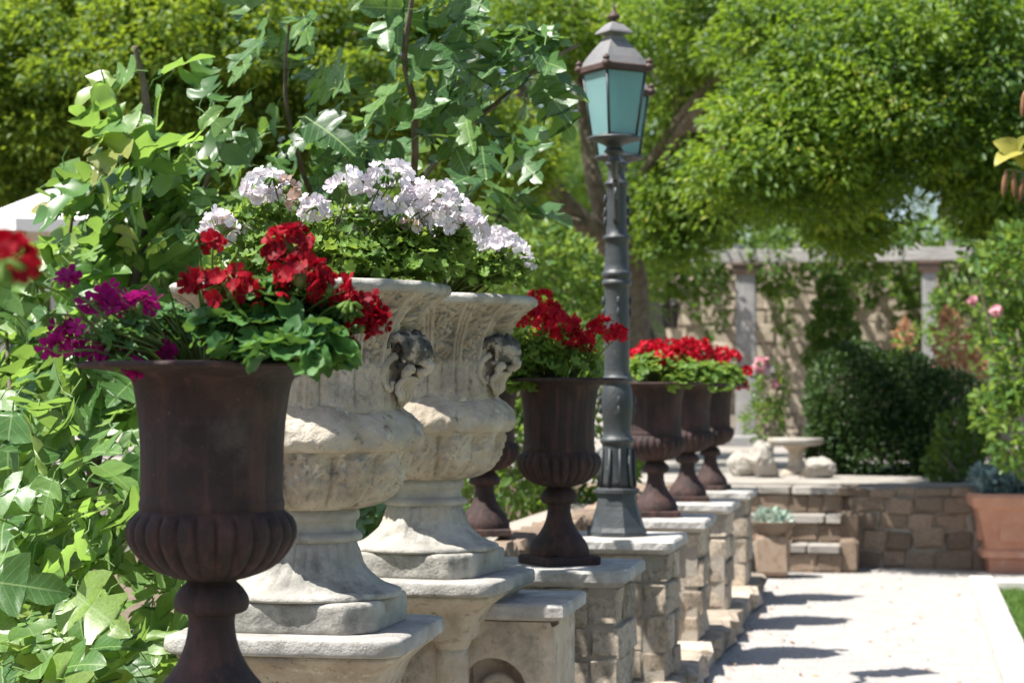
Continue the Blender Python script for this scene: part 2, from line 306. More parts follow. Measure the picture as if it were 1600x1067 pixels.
# leaf and petal templates: (verts, triangles); base at 0, length along +Y, face +Z
def T(v, f): return (np.array(v, dtype=np.float64), np.array(f, dtype=np.int64))
def pinnate():
    v, f = [], []
    def leaflet(bx, by, dx, dy, l, w, z):
        o = len(v); px, py = -dy, dx
        v.extend([(bx, by, z), (bx+dx*l*.5+px*w, by+dy*l*.5+py*w, z-.02), (bx+dx*l, by+dy*l, z-.05), (bx+dx*l*.5-px*w, by+dy*l*.5-py*w, z-.02)])
        f.extend([(o, o+2, o+1), (o, o+3, o+2)])
    for i in range(6):
        y = 0.14+0.145*i; l = 0.36*(1-0.25*abs(i-2.5)/2.5); z = -0.12*(y**2)
        for sgn in (-1, 1): leaflet(0, y, sgn*0.86, 0.5, l, 0.044, z)
    leaflet(0, .92, 0, 1, .26, .07, -.12)
    return T(v, f)
PINNATE = pinnate()
PINNATE_FAR = (PINNATE[0], PINNATE[1][::2])
OVATE = T([(0,0,0),(-.26,.38,.07),(0,.42,0),(.26,.38,.07),(0,1,-.10),(-.17,.75,.0),(.17,.75,.0)], [(0,2,1),(0,3,2),(1,2,5),(2,3,6),(2,4,5),(2,6,4)])
SMALL = T([(0,0,0),(-.24,.45,.09),(.24,.45,.09),(0,1,-.10)], [(0,3,1),(0,2,3)])
def outline_leaf(pts, fold=0.12, droop=0.18, cup=0.0, stalk=0.0, rings=(0.55, 1.0)):
    """pts: right-hand half outline [(x,y)] from base to tip; mirrored; folded along the midrib"""
    v, f = [], []
    ys = [p[1] for p in pts]; n = len(pts)
    def zz(x, y): return fold*abs(x) - droop*y*y + cup*(x*x) + 0.035*math.sin(9*y+5*x)
    mid = [(0, y, -droop*y*y) for y in ys]
    v += mid
    for sgn in (1, -1):
        o1 = len(v)
        for (x, y) in pts: v.append((sgn*x*.55, y, zz(x*.55, y)))
        o2 = len(v)
        for (x, y) in pts: v.append((sgn*x, y, zz(x, y)))
        for i in range(n-1):
            for a, b in ((0, o1), (o1, o2)):
                q = [(a+i, b+i, b+i+1), (a+i, b+i+1, a+i+1)]
                for t in q: f.append(t if sgn > 0 else t[::-1])
    if stalk:
        o = len(v)
        for (y, z) in ((0, 0), (-stalk*.5, .03), (-stalk, -.10)):
            v += [(-.014, y, z), (.014, y, z), (0, y, z-.024)]
        for k in range(2):
            for i in range(3):
                a, b = o+k*3+i, o+k*3+(i+1) % 3
                f += [(a, b, b+3), (a, b+3, a+3)]
    return T(v, f)
FIGS = [outline_leaf([(0,0),(.17,-.08),(.33,-.02),(.45,.14),(.50,.28),(.36,.27),(.15,.30),(.28,.46),(.40,.66),(.36,.72),(.22,.66),(.12,.64),(.15,.78),(.11,.90),(0,1)], .14, .20, .15, .45),
        outline_leaf([(0,0),(.20,-.07),(.36,.03),(.48,.24),(.50,.38),(.36,.38),(.17,.42),(.24,.58),(.25,.74),(.17,.88),(.08,.96),(0,1)], .20, .28, .1, .45),
        outline_leaf([(0,0),(.20,-.03),(.34,.08),(.40,.28),(.38,.46),(.31,.64),(.21,.80),(.10,.92),(0,1)], .24, .34, .0, .4),
        outline_leaf([(0,0),(.14,-.10),(.30,-.08),(.44,.04),(.52,.20),(.40,.22),(.20,.22),(.13,.26),(.26,.40),(.41,.56),(.44,.68),(.30,.64),(.14,.56),(.10,.60),(.17,.74),(.15,.88),(.06,.96),(0,1)], .10, .12, .2, .45)]
def round_leaf(lobes=7, cup=.25, notch=.12):
    v = [(0, .5, 0)]; f = []; n = lobes*4
    for ring, rr in ((0.5, .5), (1.0, 1.0)):
        for k in range(n):
            a = -math.pi/2 + 2*math.pi*(k+.5)/n
            sc = 1 - notch*(0.5+0.5*math.cos(lobes*(a+math.pi/2))) if rr == 1 else 1
            if rr == 1 and k in (0, n-1): sc = .35
            r = .5*rr*sc
            v.append((r*math.cos(a), .5 + r*math.sin(a), cup*r*r*2 + (0.05*math.sin(lobes*(a)) if rr == 1 else 0)))
    for k in range(n):
        f.append((0, 1+k, 1+(k+1) % n)); a, b = 1+k, 1+(k+1) % n
        f += [(a, a+n, b+n), (a, b+n, b)]
    return T(v, f)
GERLEAF = [round_leaf(7, .35), round_leaf(6, .15, .18)]
CRINKLE = [round_leaf(5, .5, .30), round_leaf(6, .2, .28)]
def floret(petals=5, w=.36, cup=.25, gap=0):
    v, f = [], []
    for i in range(petals):
        a = 2*math.pi*i/petals + .3; ca, sa = math.cos(a), math.sin(a); o = len(v)
        tilt = cup*(1+.5*math.sin(i*2.3)); wl = w*(1+.15*math.sin(i*1.7))
        for (x, y, z) in ((0, .04, 0), (-wl*.55, .45, .10), (0, .5, .05), (wl*.55, .45, .10), (-wl*.8, .82, .06), (0, .98, .0), (wl*.8, .82, .06)):
            v.append((ca*y - sa*x, sa*y + ca*x, z + tilt*y*y))
        f += [(o,o+2,o+1),(o,o+3,o+2),(o+1,o+2,o+4),(o+2,o+5,o+4),(o+2,o+3,o+6),(o+2,o+6,o+5)]
    return T(v, f)
FLORET = floret(5, .54, .45); FLORET_FLAT = floret(5, .44, .15)
BLADE = T([(-.05,0,0),(.05,0,0),(0,1,-.25)], [(0,1,2)])

def unit(a): return a/np.maximum(np.linalg.norm(a, axis=1, keepdims=True), 1e-9)
def frames(d, n):
    y = unit(d); x = unit(np.cross(y, n)); z = np.cross(x, y); return x, y, z
def cloud(name, tmpl, pos, d, n, s, mat, parent=None, origin=(0, 0, 0), tint=None, sm=True):
    """many leaves in one mesh: positions, directions, normals, sizes"""
    tv, tf = tmpl; N = len(pos); k = len(tv)
    x, y, z = frames(d, n); s = np.broadcast_to(np.asarray(s, dtype=float), (N,))[:, None, None]
    V = (pos - np.asarray(origin))[:, None, :] + s*(tv[None, :, 0:1]*x[:, None] + tv[None, :, 1:2]*y[:, None] + tv[None, :, 2:3]*z[:, None])
    F = tf[None] + (np.arange(N)*k)[:, None, None]
    t = rng.random(N) if tint is None else tint
    me = mesh_np(name, V.reshape(-1, 3), F.reshape(-1, 3), mat, sm, np.repeat(np.clip(t, 0, 1), k))
    return stuff(link(name, me, parent))
def tmesh(name, tmpl, mat):
    return mesh_np(name, tmpl[0], tmpl[1], mat)
def leaf_objects(name, meshes, pos, d, n, s, parent, origin=(0, 0, 0)):
    """each leaf an object that shares its mesh"""
    x, y, z = frames(d, n); s = np.broadcast_to(np.asarray(s, dtype=float), (len(pos),))
    for i in range(len(pos)):
        o = bpy.data.objects.new(name, meshes[i % len(meshes)]); C.objects.link(o); o.parent = parent
        p = pos[i] - np.asarray(origin); k = s[i]
        o.matrix_basis = Matrix(((x[i][0]*k, y[i][0]*k, z[i][0]*k, p[0]), (x[i][1]*k, y[i][1]*k, z[i][1]*k, p[1]), (x[i][2]*k, y[i][2]*k, z[i][2]*k, p[2]), (0, 0, 0, 1)))
def ball(n): return unit(rng.normal(size=(n, 3)))
def in_ball(n, inner=0.0): return ball(n)*(inner + (1-inner)*rng.random((n, 1)))**(1/3 if inner == 0 else 1)

# stone blocks: a few shared worn shapes of one metre, scaled to size
def worn_block(seed, bev=.10, jit=.035):
    rr = random.Random(seed); v = []; f = []; idx = {}
    for ax in range(3):
        for sg in (-1, 1):
            for a in (-1, 1):
                for b in (-1, 1):
                    c = [0, 0, 0]; c[ax] = sg*.5; c[(ax+1) % 3] = a*(.5-bev); c[(ax+2) % 3] = b*(.5-bev)
                    idx[(ax, sg, a, b)] = len(v); v.append([q + rr.uniform(-jit, jit) for q in c])
    def corner(ax, s3):
        return idx[(ax, s3[ax], s3[(ax+1) % 3], s3[(ax+2) % 3])]
    for ax in range(3):
        for sg in (-1, 1):
            q = [idx[(ax, sg, a, b)] for a, b in ((-1, -1), (1, -1), (1, 1), (-1, 1))]
            f.append(q if sg > 0 else q[::-1])
    for ax in range(3):
        b1, b2 = (ax+1) % 3, (ax+2) % 3
        for s1 in (-1, 1):
            for s2 in (-1, 1):
                s_lo = [0]*3; s_lo[ax] = -1; s_lo[b1] = s1; s_lo[b2] = s2
                s_hi = list(s_lo); s_hi[ax] = 1
                q = [corner(b1, s_lo), corner(b1, s_hi), corner(b2, s_hi), corner(b2, s_lo)]
                f.append(q if s1*s2 < 0 else q[::-1])
    for sx in (-1, 1):
        for sy in (-1, 1):
            for sz in (-1, 1):
                t = [corner(0, (sx, sy, sz)), corner(1, (sx, sy, sz)), corner(2, (sx, sy, sz))]
                f.append(t if sx*sy*sz > 0 else t[::-1])
    return v, f
def block_set(name, mat, bev=.10, jit=.03, n=6):
    out = []
    for i in range(n):
        v, f = worn_block(i*13+5, bev, jit); out.append(mesh(name, v, f, mat, name != 'stone'))
    return out
BLK = {k: block_set('stone', M[k], b, j) for k, b, j in (('block', .07, .055), ('rubble', .11, .075), ('wallstone', .07, .045), ('cap', .04, .008), ('kerb', .07, .012), ('terrace', .06, .015))}
def put_block(kind, name, parent, c, size, rz=0, rnd=random):
    o = link(name, rnd.choice(BLK[kind]), parent, c); o.scale = size
    o.rotation_euler = (0, 0, rz); return o

# ================================================================== THE SETTING
def sheet(name, pts, z, mat):
    v = [(x, y, z) for x, y in pts]; me = mesh(name, v, [tuple(range(len(v)))], mat, False); return structure(name, me)
sheet('ground', [(-400, -60), (400, -60), (400, 700), (-400, 700)], -0.012, M['soil'])
sheet('path', [(-1.0, -3), (0.46, -3), (0.46, 14.5), (6, 14.5), (6, 16.4), (-3.6, 16.4), (-3.6, 14.3), (-1.0, 14.3)], 0.0, M['gravel'])
# lawn with a pale stone kerb
sheet('lawn', [(0.60, -3), (9, -3), (9, 14.5), (0.60, 14.5)], 0.02, M['turf'])
kb = structure('kerb', MB().box(0.455, 0.595, -3, 14.62, -0.01, 0.045).v and mesh('kerb', MB().box(0.455, 0.595, -3, 14.62, -0.01, 0.045).v, MB().box(0.455, 0.595, -3, 14.62, -0.01, 0.045).f, M['mortar'], False))
y = 6.0
while y < 14.6:
    L_ = random.uniform(.42, .55); put_block('kerb', 'kerb_stone', kb, (0.525, y+L_/2, 0.035), (0.17, L_-.012, 0.09)); y += L_
x = 0.61
while x < 5.0:
    L_ = random.uniform(.42, .55); put_block('kerb', 'kerb_stone', kb, (x+L_/2, 14.56, 0.035), (L_-.012, 0.17, 0.09)); x += L_
n = 30000
gp = np.column_stack([rng.uniform(.61, 2.6, n), rng.uniform(8.5, 14.47, n), np.full(n, .018)])
gd = np.column_stack([rng.normal(0, .35, n), rng.normal(0, .35, n), np.ones(n)])
g = cloud('lawn_grass', BLADE, gp, gd, ball(n), rng.uniform(.035, .06, n), M['grass'])
g['label'] = 'short green mown grass beside the white kerb'; g['category'] = 'grass'
# raised terrace behind the low wall at the end of the path
TZ = 0.66
v = MB().box(-40, 40, 16.62, 120, -0.01, TZ)
structure('terrace', mesh('terrace', v.v, v.f, M['terrace'], False))
# base ledge of the row of pillars, next to the path
led = MB().box(-1.62, -0.985, 1.2, 14.1, -0.01, 0.105)
ledge = structure('pillar_ledge', mesh('pillar_ledge', led.v, led.f, M['mortar'], False))
y = 6.6
while y < 14.0:
    L_ = random.uniform(.38, .6); put_block('block', 'ledge_stone', ledge, (-1.285, y+L_/2, 0.075), (0.64, L_-.012, 0.115)); y += L_

# low retaining wall of brown stones at the end of the path
def rubble_wall(name, label, x0, x1, yface, z0, z1, depth, kind, sw, sh, cap=None, skip=None):
    w = thing(name, label, 'wall', ((x0+x1)/2, yface, z0)); ox = (x0+x1)/2
    m = MB().box(x0-ox+.02, x1-ox-.02, .005, depth, 0, z1-z0-.01); m.build('mortar_core', M['mortar'], w, False)
    z = 0
    while z < z1-z0-.04:
        h = min(random.uniform(sh*.8, sh*1.25), z1-z0-z)
        if z1-z0-z-h < sh*.4: h = z1-z0-z
        x = x0 - random.uniform(0, sw*.6)
        while x < x1:
            l = random.uniform(sw*.65, sw*1.4)
            if x+l > x1: l = x1-x
            if l > .05 and not (skip and skip(x+l/2, z0+z+h/2)):
                o = put_block(kind, 'stone', w, (x+l/2-ox, .06+random.uniform(-.025, .02), z+h/2+random.uniform(-.12, .12)*h), (l*random.uniform(.9, 1.04), .16, h*random.uniform(.86, 1.16))); o.rotation_euler = (0, random.uniform(-.07, .07), 0)
            x += l
        z += h
    return w
rw = rubble_wall('retaining_wall', 'low brown rubble stone wall at the far end of the path', -.44, 2.8, 16.3, 0, .645, .34, 'rubble', .23, .135)
rw2 = rubble_wall('retaining_wall', 'short rubble wall left of the garden steps, half hidden behind the far urns', -5.0, -1.86, 16.3, 0, .655, .34, 'rubble', .27, .17)
st = thing('garden_steps', 'three grey stone garden steps rising left of the low rubble wall', 'steps', (-1.17, 16.2, 0))
for i in range(3):
    MB().box(-.66, .66, -.40+.30*i, .60, .0 if i == 0 else .215*i-.001, .215*i+.15).build('core', M['mortar'], st, False)
    x_ = -.66
    while x_ < .64:
        l = random.uniform(.26, .44)
        if x_+l > .60: l = .66-x_
        o = put_block('terrace', 'tread', st, (x_+l/2, -.42+.30*i+.18, .215*i+.185), (l-.008, .42, .058)); o.rotation_euler = (random.uniform(-.015, .015), random.uniform(-.015, .015), 0)
        x_ += l
    x_ = -.66
    while x_ < .62:
        l = random.uniform(.12, .26)
        if x_+l > .58: l = .66-x_
        put_block('rubble', 'riser_stone', st, (x_+l/2, -.40+.30*i+.03, .215*i+.078), (l*.98, .10, .155)); x_ += l
    for q in range(2): put_block('rubble', 'cheek_stone', st, (.72, -.30+.30*i+.16*q, .12+.2*i), (.14, .20, .26))

# ================================================================== STONE PILLARS OF THE ROW
ROWX, CAPZ = -1.30, 0.753
def make_pillar(label, y, group, seed, w=.25, h=CAPZ, x=ROWX):
    rr = random.Random(seed)
    p = thing('stone_pillar', label, 'pillar', (x, y, 0.13), 0, group); z0 = 0.13
    MB().box(-w+.006, w-.006, -w+.006, w-.006, 0, h-z0-.05).build('mortar_core', M['mortar'], p, False)
    cz = h-z0-.062; z = 0.0; course = 0
    while z < cz-.02:
        hh = rr.uniform(.12, .165)
        if cz-z-hh < .07: hh = cz-z
        for side in range(4):
            a = side*math.pi/2
            cut = rr.uniform(.36, .62) if course % 2 else rr.uniform(.5, .7)
            t0 = -w
            for l in ((2*w-.10)*cut, (2*w-.10)*(1-cut)):
                c = t0 + l/2; t0 += l
                X, Y = c, -(w-.045)+rr.uniform(-.016, .010)
                put_block('block', 'stone', p, (X*math.cos(a)-Y*math.sin(a), X*math.sin(a)+Y*math.cos(a), z+hh/2), (l*rr.uniform(.93, 1.0), .11, hh*rr.uniform(.86, 1.02)), a+rr.uniform(-.035, .035), rr)
        z += hh; course += 1
    cap = MB()
    ww = w+.045
    prof = [(ww-.03, cz), (ww-.012, cz+.012), (ww, cz+.022), (ww, cz+.052), (ww-.008, cz+.062)]
    def sq(a, r, zz):
        q = r/max(abs(math.cos(a)), abs(math.sin(a)))
        q = min(q, r*1.375)
        return q + .007*mnoise.noise((q*math.cos(a)*14, q*math.sin(a)*14, zz*30+seed)) + .004*mnoise.noise((q*math.cos(a)*45, q*math.sin(a)*45, zz*40+seed))
    cap.lathe(prof, 128, sq); cap.build('cap', M['cap'], p, False)
    return p
PG = 'stone pillars along the path'
make_pillar('stone pillar under the nearest rusted urn', 3.62, PG, 1)
make_pillar('stone pillar in front of the nearest one, below the frame', 1.98, PG, 9)
make_pillar('shaded stone pillar under the dark urn in front of the lamp post', 7.49, PG, 2)
make_pillar('stone pillar carrying the grey lamp post', 9.04, PG, 3)
make_pillar('pale stone pillar just beyond the lamp post', 10.47, PG, 4)
make_pillar('pale stone pillar second beyond the lamp post', 12.02, PG, 5)
make_pillar('last pale stone pillar at the far end of the row', 13.45, PG, 6)

# carved pier with an arched niche and scroll, between the white urns' pedestals and the dark urn
pr = thing('niche_pier', 'low stone pier with white cap and arched niche with carved scroll', 'pier', (-1.335, 6.62, 0.0))
hw = .205; m = MB(); HZ = .655
n = 14; arch = [(-.115, .13)] + [(-.115*math.cos(math.pi*k/n), .42+.115*math.sin(math.pi*k/n)) for k in range(n+1)] + [(.115, .13)]
out_ = [(-hw, .1), (-hw, HZ), (hw, HZ), (hw, .1)]
# front face as a strip between niche edge and outer outline
V = []; F = []
def proj(px, pz):
    if pz < .2 and abs(px) > .1: return (math.copysign(hw, px), .1)
    dx, dz = px, pz-.35
    k = min(hw/abs(dx) if abs(dx) > 1e-6 else 9, ((HZ-.35) if dz > 0 else .25)/abs(dz) if abs(dz) > 1e-6 else 9)
    return (dx*k, .35+dz*k)
for (ax_, az_) in arch:
    ox_, oz_ = proj(ax_, az_)
    V += [(ox_, -hw, oz_), (ax_, -hw, az_), (ax_*.96, -hw+.09, az_)]
for i in range(len(arch)-1):
    a = i*3; F += [(a, a+1, a+4, a+3), (a+1, a+2, a+5, a+4)]
F.append(tuple(i*3+2 for i in range(len(arch))))
m.add(V, F); m.box(-hw, hw, -hw+.10, hw, .1, HZ); m.box(-hw, -.116, -hw+.001, -hw+.10, .1, .64); m.box(.116, hw, -hw+.001, -hw+.10, .1, .64)
m.build('body', M['block'], pr, False)
cp = MB(); cp.lathe([(.20, .657), (.235, .668), (.245, .675), (.245, .706), (.238, .716)], 64, lambda a, r, z: min(r/max(abs(math.cos(a)), abs(math.sin(a))), r*1.38) + .004*mnoise.noise((math.cos(a)*6, math.sin(a)*6, z*30)))
cp.build('cap', M['cap'], pr, False)
sc = MB(); pts = [(.07*math.exp(-.16*t)*math.cos(t*1.0), -hw+.045, .40+.085*math.exp(-.16*t)*math.sin(t)) for t in np.linspace(-1.2, 10, 60)]
sc.tube(pts, taper(60, .022, .010), 8); sc.tube([(-.07, -hw+.05, .2), (-.02, -hw+.045, .28), (.05, -hw+.05, .30), (.06, -hw+.05, .36)], [.03, .032, .026, .02], 8)
sc.build('scroll', M['limestone'], pr)

# ================================================================== RUSTED IRON URNS
S1 = 3.8/FPX
def make_urn(loc, label, group='rusted iron urns'):
    u = thing('iron_urn', label, 'urn', loc, random.uniform(0, 6), group)
    k = S1; zb = 1146
    P = lambda pts: [(r*k, (zb-y)*k) for r, y in pts]
    # square plinth
    MB().lathe([(.116, 0), (.119, .006), (.119, .028), (.113, .034)], 64, lambda a, r, z: min(r/max(abs(math.cos(a)), abs(math.sin(a))), r*1.38)).build('plinth', M['iron'], u, False)
    MB().lathe(smooth_prof(P([(94, 1119), (94, 1106), (91, 1092), (81, 1072), (62, 1048), (47, 1022), (39, 996), (36, 972), (38, 958)]), 4), 48).build('foot', M['iron'], u)
    MB().lathe(smooth_prof(P([(38, 959), (52, 955), (58, 946), (57, 932), (48, 918), (40, 910), (36, 904)]), 4), 48).build('knop', M['iron'], u)
    nl = 26
    def gad(a, r, z):
        t = (zb - z/k)
        w = max(0, min(1, (t-799)/10))*max(0, min(1, (908-t)/12))
        lobe = abs(math.sin(nl*a/2))**.65
        return r*(1 + w*(.075*lobe-.045))
    MB().lathe(smooth_prof(P([(34, 907), (60, 901), (90, 888), (113, 868), (126, 846), (129, 832), (127, 818), (120, 806), (114, 799), (111, 796)]), 6), 26*12, gad).build('bowl', M['iron'], u)
    MB().lathe(smooth_prof(P([(112, 799), (113, 786), (110.5, 774), (110.5, 740), (111.5, 700), (114, 660), (118, 630), (122, 606), (127, 594), (136, 585)]), 4), 64).build('body', M['iron'], u)
    MB().lathe(smooth_prof(P([(130, 591), (150, 583), (180, 578.5), (203, 577), (208, 574.5), (207, 570), (198, 567.5), (175, 568), (150, 573), (128, 585), (118, 600), (114, 640)]), 4), 64, None, False).build('rim', M['iron'], u)
    MB().lathe([(.001, (zb-616)*k), (.06, (zb-612)*k), (.139, (zb-620)*k), (.135, (zb-640)*k)], 32, lambda a, r, z: (r, z+.008*mnoise.noise((math.cos(a)*r*40, math.sin(a)*r*40, 3)))).build('soil', M['soil'], u)
    return u
RZ = CAPZ + 576*S1      # rim height
U1 = (ROWX, 3.62, CAPZ)
urn1 = make_urn(U1, 'nearest rusted iron urn holding magenta and dark red geraniums')
def urn_copy(loc, label):
    c = copy_tree(urn1); c.location = loc; c['label'] = label; c.rotation_euler.z = random.uniform(0, 6); return c
UZ = (-1.30, 1.98, CAPZ); urn_copy(UZ, 'rusted iron urn left of the frame under the blurred red bloom')
U2 = (ROWX, 7.49, CAPZ); urn_copy(U2, 'dark rusted urn directly in front of the lamp post')
U3 = (ROWX, 10.47, CAPZ); urn_copy(U3, 'rusted urn just beyond the lamp post, nearest of the far three')
U4 = (ROWX, 12.02, CAPZ); urn_copy(U4, 'middle rusted urn of the far three beyond the lamp post')
U5 = (ROWX, 13.45, CAPZ); urn_copy(U5, 'farthest rusted urn at the end of the row')
UB = (-1.90, 8.95, CAPZ); urn_copy(UB, 'rusted urn on the back wall, mostly hidden behind the second white stone urn')

# low rubble wall behind the row
bw = thing('back_wall', 'low brown rubble wall behind the urns and lamp post', 'wall', (-1.92, 11.2, 0))
MB().box(-.20, .165, -3.0, 2.9, 0, .70).build('mortar_core', M['mortar'], bw, False)
z = 0
while z < .68:
    h = random.uniform(.13, .2)
    if .745-z-h < .08: h = .745-z
    yy = -3.0
    while yy < 2.9:
        l = random.uniform(.18, .38); put_block('rubble', 'stone', bw, (.13+random.uniform(-.015, .015), yy+l/2, z+h/2), (.17, l-.015, h-.015)); yy += l
    for q in (-.15, .0):
        put_block('rubble', 'stone', bw, (q+.01, -3.0, z+h/2), (.16, .14, h-.015))
    z += h

# ================================================================== WHITE CARVED STONE URNS
S5 = 5.3/FPX
def square(a, r, lim=1.36): return min(r/max(abs(math.cos(a)), abs(math.sin(a))), r*lim)
def make_stone_urn(loc, label):
    u = thing('stone_urn', label, 'urn', loc, 0, 'white carved stone urns')
    k = S5; zb = 985
    P = lambda pts, n=5: smooth_prof([(r*k, (zb-y)*k) for r, y in pts], n)
    def rough(amp=.004, sc=22, sc2=60):
        def fn(a, r, z):
            p = (r*math.cos(a), r*math.sin(a), z)
            return r + amp*mnoise.noise((p[0]*sc, p[1]*sc, p[2]*sc)) + amp*.5*mnoise.noise((p[0]*sc2, p[1]*sc2, p[2]*sc2))
        return fn
    rf = rough()
    MB().lathe(P([(128, 985), (132, 982), (133, 960), (132, 940), (124, 936)], 3), 128, lambda a, r, z: rf(a, square(a, r, 1.22), z)).build('plinth', M['grey_limestone'], u)
    MB().lathe(P([(120, 938), (142, 936), (144, 930), (138, 925), (117, 917), (96, 900), (81, 878), (74, 856), (71, 846)]), 288, lambda a, r, z: rf(a, r + .006*min(1, max(0, (930-(zb-z/k))/20))*(abs(math.sin(14*a))**.6-.5), z)).build('foot', M['grey_limestone'], u)
    MB().lathe(P([(70, 850), (79, 846), (81, 840), (77, 834), (71, 830), (70, 818), (76, 812), (78, 804), (75, 796), (70, 788)], 4), 96, rf).build('stem', M['grey_limestone'], u)
    def acanthus(a, r, z):      # leaf-carved underside
        y = zb - z/k; t = max(0, min(1, (800-y)/14))*max(0, min(1, (y-700)/10))
        p = (a*12/(2*math.pi)) % 1.0; e = 1-abs(2*p-1); v_ = abs(p-.5)
        d = t*(.030*math.sqrt(e) - .020 - .008*math.exp(-(v_/.035)**2) + .0022*math.sin((y+v_*90)*.30)*e + .011*mnoise.noise((a*9, z*34, 1.3)) + .008*mnoise.noise((math.cos(a)*30, math.sin(a)*30, z*70)))
        return rf(a, r + d, z)
    MB().lathe(P([(66, 797), (92, 793), (118, 780), (136, 762), (146, 740), (150, 722), (153, 708), (156, 700), (150, 694)], 7), 360, acanthus).build('lower_bowl', M['limestone'], u)
    def torus(a, r, z):
        p = (math.cos(a), math.sin(a))
        d = .016*mnoise.noise((p[0]*3.5, p[1]*3.5, z*9+4)) + .009*mnoise.noise((p[0]*11, p[1]*11, z*30))
        return rf(a, r + d, z)
    MB().lathe(P([(140, 702), (160, 701), (170, 694), (174, 682), (171, 668), (164, 655), (156, 645), (148, 636), (142, 628)], 6), 240, torus).build('shoulder', M['limestone'], u)
    def flutes(a, r, z):
        y = zb - z/k
        top = max(0, min(1, (y-446)/8)); lo = max(0, min(1, (y-556)/14)); foot = max(0, min(1, (634-y)/12))
        p = (a*16/(2*math.pi)) % 1.0; e = abs(p-.5)*2            # 1 on a rib, 0 mid panel
        rib = max(0, min(1, (e-.62)/.10)); groove = math.exp(-((e-.90)/.05)**2)
        leafy = abs(mnoise.noise((a*16, z*42, 7)))*.030 + abs(mnoise.noise((a*38, z*95, 3)))*.016
        vine_ = .012*math.exp(-((p-.5-.16*math.sin(y*.19))/.07)**2)
        panel = (1-rib)*(-.016 + leafy + vine_) + rib*(.007 - .009*groove)
        q = abs(math.sin(a*32/2)); tongue = .011*q**.5 - .006 + .006*mnoise.noise((a*30, z*60, 9))
        d = top*foot*(panel*(1-lo) + tongue*lo) + .010*mnoise.noise((math.cos(a)*4, math.sin(a)*4, z*6))
        return rf(a, r + d*min(1.15, .5+r/.45), z)
    MB().lathe(P([(144, 640), (143, 620), (143, 590), (145, 565), (149, 540), (156, 518), (166, 498), (178, 480), (193, 464), (208, 453), (214, 447)], 10), 720, flutes).build('fluted_body', M['limestone'], u)
    rr = rough(.007, 14, 50)
    MB().lathe(P([(206, 451), (216, 449), (220, 443), (220, 437), (215, 432), (204, 430.5), (186, 432), (176, 440), (172, 458)], 5), 240, rr, False).build('rim', M['grey_limestone'], u)
    MB().lathe([(.001, (zb-444)*k), (.15, (zb-443)*k), (.30, (zb-446)*k), (.29, (zb-470)*k)], 48, rough(.01)).build('soil', M['soil'], u)
    for ang in (R(-4), R(176)):
        rr_ = random.Random(5); zc_ = (zb-560)*k
        def on(s_, q, dep):
            R_ = .240 + max(0, q-.02)*.45 + dep; a = ang + s_/.255
            return (R_*math.cos(a), R_*math.sin(a), zc_ + q)
        def strand(mb, pts, r0, r1):
            c = curve([on(*p_) for p_ in pts], 5); n_ = len(c)
            mb.tube(c, [(r0+(r1-r0)*i_/(n_-1))*(.75+.5*abs(mnoise.noise(c[i_]*90))*2) for i_ in range(n_)], 8)
        m = MB()
        for w_ in range(11):                                    # dark curled hair and horns
            s0 = -.06 + .012*w_; out = .055*(1-(s0/.075)**2)
            strand(m, [(s0*.4, -.005+rr_.uniform(-.01, .01), out+.02), (s0*.8, .035, out+.028), (s0*1.15, .068, out*.6+.012), (s0*1.45, .060, out*.4), (s0*1.4, .040, out*.5)], .015, .007)
        for w_ in range(7): strand(m, [(rr_.uniform(-.05, .05), .08, .02), (rr_.uniform(-.05, .05), .03, .055), (rr_.uniform(-.06, .06), -.01, .035)], .013, .008)
        m.build('mask_hair', M['dark_carving'], u)
        m = MB()
        strand(m, [(0, .03, .06), (0, .005, .085), (0, -.018, .088), (0, -.026, .06)], .012, .015)         # nose
        for sg in (-1, 1):
            strand(m, [(sg*.008, .012, .06), (sg*.03, .018, .06), (sg*.048, .005, .04)], .011, .008)       # brow
            strand(m, [(sg*.022, -.012, .05), (sg*.036, -.026, .045), (sg*.03, -.05, .04)], .017, .012)    # cheek
            strand(m, [(sg*.05, .02, .02), (sg*.085, -.005, .012), (sg*.088, -.05, .008), (sg*.062, -.075, .012), (sg*.055, -.05, .014)], .013, .007)   # volute
        for w_ in range(9):
            s0 = -.044+.011*w_
            strand(m, [(s0*.8, -.035, .05), (s0*1.1, -.065, .04-abs(s0)*.3), (s0*.9+rr_.uniform(-.008, .008), -.095, .03), (s0*.5+rr_.uniform(-.01, .01), -.125+abs(s0)*.4, .012)], .011, .005)   # beard
        m.build('mask_face', M['limestone'], u)
    return u
WU1 = at(484, 985, 5.3); WU1.z = 0.787
su1 = make_stone_urn(WU1, 'nearer white carved stone urn with fluted bowl and dark carved mask')
WU2 = at(664, 902, 6.62); WU2.z = 0.806
su1.scale = (1, 1, .957); su2 = copy_tree(su1); su2.scale = (1, 1, .968); su2.location = WU2; su2.rotation_euler.z = R(-7)
su2['label'] = 'second white carved stone urn, behind and right of the nearer one'
